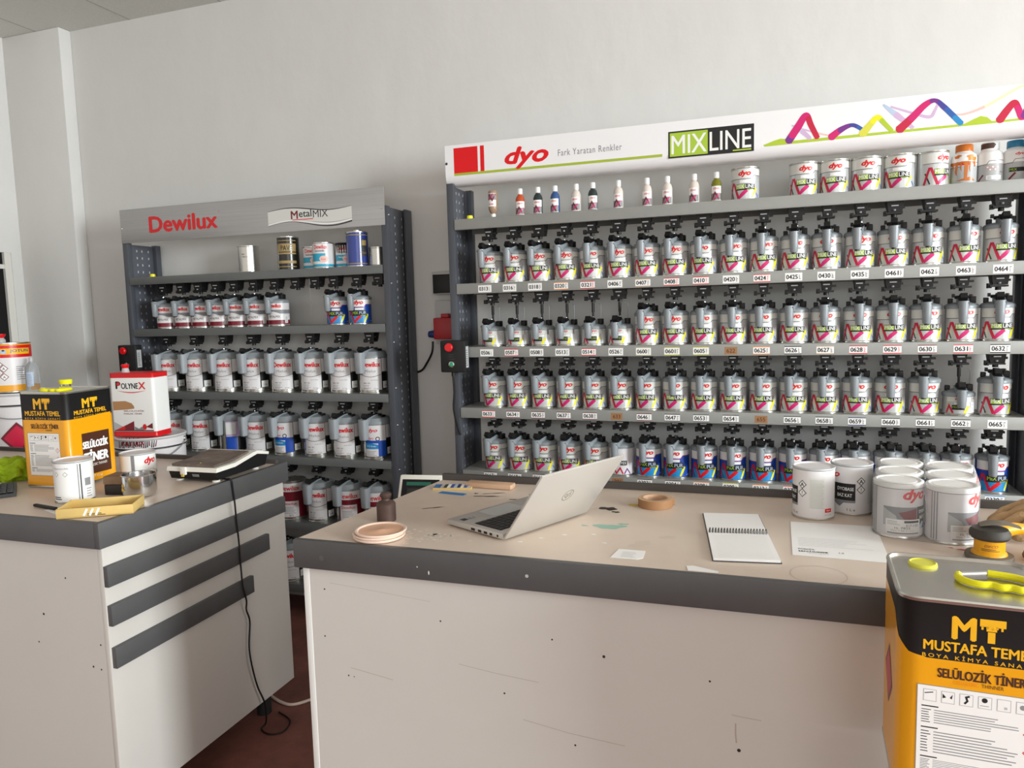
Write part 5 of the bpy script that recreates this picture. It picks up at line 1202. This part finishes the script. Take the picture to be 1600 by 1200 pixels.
# black keyboard at the frame edge
kb = thing('keyboard', 'black computer keyboard at the left counter edge', 'keyboard', (-2.470, 1.650, CT + 0.0012), math.radians(52))
b = MB().m('dark_grey'); b.loft([[Vector((x, -0.075, 0.0)), Vector((x, 0.075, 0.0)), Vector((x, 0.075, 0.020)), Vector((x, -0.075, 0.010))] for x in (-0.20, 0.14)], smooth=False); b.build('case', kb, recalc=True)
b = MB().m('key_black')
for i in range(5):
    for j in range(17):
        x = -0.192+0.0192*j; y = -0.066+0.0262*i; z = 0.0115+0.010*(y+0.075)/0.15
        b.box(x, y, z, x+0.0165, y+0.022, z+0.0055, bev=0.001)
b.build('keys', kb)
b = MB().m('paper'); b.prism([(-2.60, 1.80), (-2.44, 1.775), (-2.43, 1.80), (-2.58, 1.86)], lambda u, v, d: Vector((u, v, d)), CT, CT+0.001); tag(b.build('paper_slip'), 'white folded paper behind the keyboard on the left counter', 'paper')
# bright green cloth
bm = bmesh.new(); bmesh.ops.create_icosphere(bm, subdivisions=5, radius=1)
for v in bm.verts:
    c = v.co.copy(); n = noise.noise(c*2.2)*0.42 + noise.noise(c*5.0)*0.18
    s = 1 + n; v.co = Vector((c.x*0.105*s, c.y*0.075*s, max(0, 0.03 + c.z*0.045*(1+1.5*n))))
    fold = math.sin(c.x*9 + c.y*4 + 2*noise.noise(c*3))*0.006; v.co.z = max(0.0, v.co.z + (fold if v.co.z > 0.01 else 0))
me = bpy.data.meshes.new('cleaning_cloth'); bm.to_mesh(me); bm.free(); me.materials.append(MATS['cloth_green']); me.polygons.foreach_set('use_smooth', [True]*len(me.polygons))
tag(place(me, 'cleaning_cloth', None, (-2.60, 1.915, CT), 0.3), 'crumpled lime green cloth beside the left thinner tin', 'cloth')

# electronic scale with its stained platter
sc = thing('weighing_scale', 'black and cream electronic scale with a stained platter', 'scale', (-1.872, 2.012, CT), math.radians(1.5)); sc.scale = (1.0, 0.93, 0.93)
W2 = 0.098
def pr(prof, x0, x1, b): b.prism(prof, lambda u, v, d: Vector((d, u, v)), x0, x1)
b = MB().m('black'); sideP = [(0.006, 0.012), (0.290, 0.012), (0.308, 0.050), (0.304, 0.054), (0.235, 0.068), (0.10, 0.044), (-0.004, 0.042)]
b.prism(sideP[::-1], lambda u, v, d: Vector((d, u, v)), -W2, W2); b.build('lower_case', sc, recalc=True)
b = MB().m('cream_plastic'); topP = [(-0.008, 0.042), (0.10, 0.043), (0.235, 0.067), (0.308, 0.052), (0.310, 0.062), (0.238, 0.080), (0.215, 0.078), (0.10, 0.058), (-0.004, 0.058)]
b.prism(topP[::-1], lambda u, v, d: Vector((d, u, v)), -W2-0.006, W2+0.006); b.build('upper_case', sc, recalc=True)
b = MB().m('dirty_plate'); pl = [(0.004, 0.060), (0.11, 0.062), (0.205, 0.076), (0.208, 0.084), (0.10, 0.070), (0.004, 0.068)]
b.prism(pl[::-1], lambda u, v, d: Vector((d, u, v)), -W2+0.008, W2-0.010); b.m('yellow_soft').lathe([(0, 0), (0.004, 0), (0, 0.003)], 8, c=(0.02, 0.02, 0.070)); b.build('platter', sc, recalc=True)
b = MB().m('cream_plastic'); b.box(-0.042, -0.016, 0.030, -0.018, -0.006, 0.060, bev=0.003); b.m('stain_yellow').box(-0.035, -0.018, 0.024, -0.026, -0.012, 0.034); b.build('latch', sc)
g = G(); g.rect('ink_grey', -0.002, 0.022, 0.026, 0.032, 1); g.text('ink', 'NO 12', 0.002, 0.0245, w=0.018, h=0.005, L=2); b = MB(); g.emit(b, lambda u, v, d: Vector((u, 0.004-d-0.008*(v-0.016)/0.024, v))); b.build('rating_plate', sc)
for x in (-W2+0.016, W2-0.026):
    for y in (0.03, 0.26):
        b = MB().m('cream_plastic'); b.lathe([(0, 0), (0.014, 0), (0.014, 0.006), (0.006, 0.008), (0.006, 0.013), (0, 0.013)], 18, c=(x, y, 0)); b.build('foot', sc)
b = MB().m('black'); b.tube([(-1.80, 2.062, 0.998), (-1.775, 2.062, 0.9955), (-1.762, 2.064, 0.9955), (-1.7555, 2.066, 0.988), (-1.7550, 2.068, 0.97), (-1.7552, 2.074, 0.91), (-1.7600, 2.082, 0.85), (-1.7605, 2.088, 0.77), (-1.7605, 2.090, 0.68), (-1.7605, 2.094, 0.60), (-1.7605, 2.108, 0.54), (-1.770, 2.116, 0.50), (-1.770, 2.130, 0.45), (-1.770, 2.118, 0.36), (-1.768, 2.125, 0.28), (-1.770, 2.150, 0.19), (-1.765, 2.178, 0.11), (-1.775, 2.19, 0.03), (-1.790, 2.18, 0.0045), (-1.74, 2.16, 0.0045), (-1.70, 2.19, 0.0045), (-1.72, 2.26, 0.0045), (-1.80, 2.30, 0.0045)], 0.0032, 8, smooth_iter=6)
tag(b.build('power_lead'), 'thin black lead from the scale down the left counter side', 'cable')
b = MB().m('cable_white'); b.tube([(-1.92, 2.40, 0.007), (-1.84, 2.365, 0.007), (-1.775, 2.362, 0.007), (-1.72, 2.43, 0.007), (-1.64, 2.56, 0.007), (-1.5, 2.66, 0.007)], 0.006, 8, smooth_iter=6)
tag(b.build('power_lead'), 'white lead lying on the red floor between the counters', 'cable')

# pails stacked behind the left counter
def pail(x, y, z, R, h, label, gfx=None, rz=0.0, lidm='can_white', group='white pails behind the left counter'):
    r = thing('paint_pail', label, 'pail', (x, y, z), rz, group)
    b = MB(); b.lathe([(0, 0.0), (R*0.97, 0.0), (R*0.98, 0.004), (R*0.985, h*0.84), (R*1.02, h*0.85), (R*1.02, h*0.87), (R, h*0.88), (R, h*0.965), (R*1.03, h*0.972), (R*1.035, h*0.99), (R*1.02, h), (R*0.95, h), (R*0.94, h-0.006), (0, h-0.006)], 56, mats=['can_white', 'can_white', 'can_white', 'can_white', 'dark_grey', 'can_white', 'can_white', 'can_white', 'light_grey', 'can_white', lidm, lidm, lidm]); b.build('bucket', r)
    if gfx: b = MB(); gfx.emit(b, on_cyl(R*1.0), du=0.008); b.build('label', r)
    pts = []; 
    for k in range(15): t = PI*k/14; pts.append(Vector((R*1.06*math.cos(t), -R*1.09*math.sin(t)-0.004, h*0.92 - 0.085*math.sin(t))))
    b = MB().m('mid_grey'); b.tube(pts, 0.0022, 6, smooth_iter=2); b.build('bail_handle', r)
    for s in (-1, 1):
        b = MB().m('tin'); b.lathe([(0, 0.008), (0.010, 0.007), (0.013, 0)], 14, mtx=Matrix.Translation((s*R*0.995, 0, h*0.92)) @ Matrix.Rotation(s*PI/2, 4, 'Y')); b.build('handle_lug', r, recalc=True)
    return r
g = G(); q = random.Random(4)
for k in range(22):
    u = -0.10+0.008*k; g.stroke('black' if k % 3 else 'wine', [(u, 0.30+0.012*q.random()), (u+0.010*q.random(), 0.344+0.012*q.random())], [0.005, 0.002], 1)
g.text('wine', 'POLY LUX', -0.08, 0.316, w=0.105, h=0.022, bold=0.05, L=2)
pA = (-2.655, 2.610)
for k in range(3):
    pail(pA[0], pA[1], 0.3467*k + 0.0003*k, 0.148, 0.3465, ('lowest white pail of the stack behind the left counter', 'middle white pail of the stack behind the left counter', 'top white pail with red lettering under the white solvent tin')[k], g if k == 2 else None, 0.45 if k == 2 else -0.9)
pB = (-3.43, 2.61); hB = 0.41
g2 = G(); g2.diamond('wine', 'crimson', -0.01, 0.20, 0.075, 1)
for k in range(3):
    pail(pB[0], pB[1], hB*k + 0.0004*k, 0.158, hB, ('lowest pail of the far left stack', 'second pail of the far left stack', 'top far left pail with a red hazard diamond under the orange can')[k], g2 if k == 2 else None, 0.75, group='white pails of the far left stack')
# white and red solvent tin on the pail
zP = 0.3467*3 + 0.0012
pt = thing('solvent_tin', 'flat white and red solvent tin standing on a pail', 'tin', (pA[0]-0.005, pA[1]-0.035, zP), math.radians(8))
hx, hy, hh = 0.110, 0.055, 0.285
def rrect(sx, sy, r, z, n=6):
    out = []
    for cx, cy, a0 in ((sx-r, -sy+r, -PI/2), (sx-r, sy-r, 0), (-sx+r, sy-r, PI/2), (-sx+r, -sy+r, PI)):
        for k in range(n+1): a = a0 + PI/2*k/n; out.append(Vector((cx+r*math.cos(a), cy+r*math.sin(a), z)))
    return out
b = MB(); b.loft([rrect(hx, hy, 0.014, 0), rrect(hx+0.001, hy+0.001, 0.014, 0.004), rrect(hx, hy, 0.014, 0.008), rrect(hx, hy, 0.014, 0.024), rrect(hx, hy, 0.014, hh-0.022), rrect(hx, hy, 0.014, hh-0.004), rrect(hx+0.001, hy+0.001, 0.014, hh), rrect(hx-0.004, hy-0.004, 0.012, hh)], mats=['red', 'red', 'red', 'white', 'red', 'red', 'red'])
for fc in b.bm.faces:
    if len(fc.verts) > 10: b.m('red'); fc.material_index = b.mi
b.build('body', pt)
g = G(); g.text('ink', 'P', -0.078, 0.214, w=0.026, h=0.034, bold=0.06, L=2); g.text('ink', 'OLYNE', -0.050, 0.214, w=0.085, h=0.026, bold=0.03, L=2); g.text('red', 'X', 0.036, 0.212, w=0.036, h=0.032, bold=0.04, L=3); g.disc('red', -0.064, 0.236, 0.008, L=3)
N = 12; g.stroke('red', [(-0.070+0.14*i/N, 0.206-0.008*math.sin(PI*i/N)) for i in range(N+1)], [0.0005+0.004*math.sin(PI*i/N) for i in range(N+1)], 2)
g.poly('skin_print', [(-0.098, 0.118), (-0.030, 0.122), (0.008, 0.126), (0.008, 0.136), (-0.004, 0.150), (-0.034, 0.160), (-0.098, 0.158)], 2)
g.text('wine', 'SELÜLOZİK', -0.046, 0.112, w=0.104, h=0.009, bold=0.02, L=3); g.text('wine', 'PARLAK TİNER', -0.046, 0.100, w=0.092, h=0.008, bold=0.02, L=3)
g.rect('dark_grey', -0.098, 0.025, 0.098, 0.030, 2); g.poly('light_grey', [(-0.098, 0.030), (-0.098, 0.066), (-0.055, 0.045), (0.0, 0.030)], 1); g.poly('red', [(-0.092, 0.030), (0.0, 0.068), (0.0, 0.030)], 3); g.poly('wine', [(-0.045, 0.030), (-0.045, 0.049), (0.002, 0.070), (0.002, 0.030)], 4); g.poly('mid_grey', [(0.004, 0.030), (0.004, 0.046), (0.024, 0.036), (0.05, 0.050), (0.05, 0.030)], 3)
g.disc('red', 0.054, 0.044, 0.010, 0.013, 4); g.poly('wine', [(0.06, 0.044), (0.094, 0.062), (0.094, 0.036)], 4)
b = MB(); g.emit(b, on_front(0, -hy, 0)); b.build('label', pt)
b = MB().m('clear_plastic'); b.m('light_grey').lathe([(0.018, hh-0.002), (0.013, hh+0.020), (0, hh+0.020)], 18, c=(-0.066, 0.0, 0)); b.m('red').lathe([(0, hh+0.036), (0.015, hh+0.036), (0.017, hh+0.030), (0.013, hh+0.017), (0, hh+0.017)], 20, c=(-0.066, 0, 0)); b.build('spout_cap', pt, recalc=False)
# rag on the pail behind the tin
bm = bmesh.new(); bmesh.ops.create_icosphere(bm, subdivisions=4, radius=1)
for v in bm.verts:
    c = v.co.copy(); n = noise.noise(c*2.5+Vector((5, 1, 2)))*0.5; s = 1+n; v.co = Vector((c.x*0.05*s, c.y*0.035*s, max(0, 0.022+c.z*0.03*(1+n))))
me = bpy.data.meshes.new('grey_rag'); bm.to_mesh(me); bm.free(); me.materials.append(MATS['mid_grey']); me.polygons.foreach_set('use_smooth', [True]*len(me.polygons))
# orange and red can, red-capped bottle and clear bottle on the far pail
zB = hB*3 + 0.0012
g = G(); H5 = 0.236; R5 = 0.098
g.rect('red', -0.3, H5-0.070, 0.3, H5-0.012, 1); g.rect('can_white', -0.3, 0.035, 0.3, H5-0.070, 1); g.rect('gold_text', -0.045, H5-0.055, 0.095, H5-0.026, 2); g.disc('pale_blue', -0.026, H5-0.042, 0.013, 0.010, 3); g.disc('dyo_navy', -0.026, H5-0.036, 0.006, 0.004, 4); g.text('dyo_navy', 'JOTUN', 0.0, H5-0.049, w=0.085, h=0.018, bold=0.02, L=3)
for u, v in ((-0.05, 0.135), (-0.03, 0.115), (-0.05, 0.095), (-0.03, 0.075), (-0.07, 0.115)): g.diamond('wine', 'white', u, v, 0.019, 2); g.text('ink', 'A', u, v-0.006, h=0.011, L=4, centre=True, bold=0.02)
g.lines('ink_grey', 0.02, 0.08, 0.06, 0.13, 7, L=2, rag=0.5); g.text('ink', 'Hardtop', 0.03, 0.10, w=0.03, h=0.007, bold=0.02, L=3)
jt = tin_can('jotun_can', 'x', pB[0]-0.048, pB[1]-0.020, zB, R5, H5, 'amber', g, group=None, rz=1.0)
jt.name = 'orange_paint_can'; tag(jt, 'orange, white and red paint can on the far left pail', 'paint can')
r = thing('small_bottle', 'red-capped clear bottle standing on the orange paint can', 'bottle', (pB[0]-0.075, pB[1]-0.03, zB+H5+0.0005), 0)
b = MB().m('light_grey'); b.lathe([(0, 0), (0.020, 0), (0.020, 0.012), (0.012, 0.024), (0, 0.024)], 20); b.build('bottle_body', r); b = MB().m('red'); b.lathe([(0, 0.023), (0.013, 0.023), (0.022, 0.036), (0.022, 0.042), (0, 0.042)], 20); b.build('cap', r)
r = thing('clear_bottle', 'clear plastic bottle beside the orange paint can', 'bottle', (pB[0]+0.112, pB[1]-0.030, zB), 0.5)
r.scale = (0.78, 0.78, 0.95)
b = MB().m('clear_plastic'); b.lathe([(0, 0.001), (0.036, 0.0), (0.038, 0.006), (0.038, 0.115), (0.034, 0.128), (0.014, 0.150), (0.013, 0.152), (0, 0.152)], 28); b.build('bottle_body', r)
b = MB().m('light_grey'); b.lathe([(0, 0.151), (0.013, 0.151), (0.012, 0.172), (0, 0.173)], 16); b.build('cap', r)
g = G(); g.rect('pale_blue', -0.02, 0.03, 0.02, 0.10, 1); g.lines('ink_grey', -0.016, 0.016, 0.035, 0.095, 8, L=2); b = MB(); g.emit(b, on_cyl(0.038), du=0.005); b.build('label', r)

# platform scale between counter and racks: only its readout shows
ps = thing('platform_scale', 'platform scale whose tilted green readout shows behind the counter', 'scale', (-1.205, 2.42, -0.0), math.radians(8))
b = MB().m('mid_grey'); b.box(-0.10, -0.03, 0.0, 0.14, 0.32, 0.07, bev=0.006); b.build('platform', ps)
b = MB().m('dark_grey'); b.cyl((0, 0.0, 0.07), 0.016, 0.76, 16); b.build('column', ps)
mt2 = Matrix.Translation((0, -0.03, 0.82)) @ Matrix.Rotation(math.radians(-28), 4, 'X')
b = MB().m('cream_plastic'); b.box(-0.085, -0.012, 0, 0.085, 0.02, 0.145, bev=0.008, mtx=mt2); rd = b.build('readout', ps)
g = G(); g.rect('screen_dark', -0.072, 0.03, 0.072, 0.125, 1); g.rect('screen_green', -0.055, 0.102, 0.04, 0.115, 2); g.rect('key_black', -0.05, 0.05, 0.05, 0.09, 2); b = MB(); g.emit(b, lambda u, v, d: mt2 @ Vector((u, -0.012-d, v))); b.build('screen', rd)

# ------------------------------------------------------------------ tidy-up: pieces written in world metres are moved under their things
bpy.context.view_layer.update()
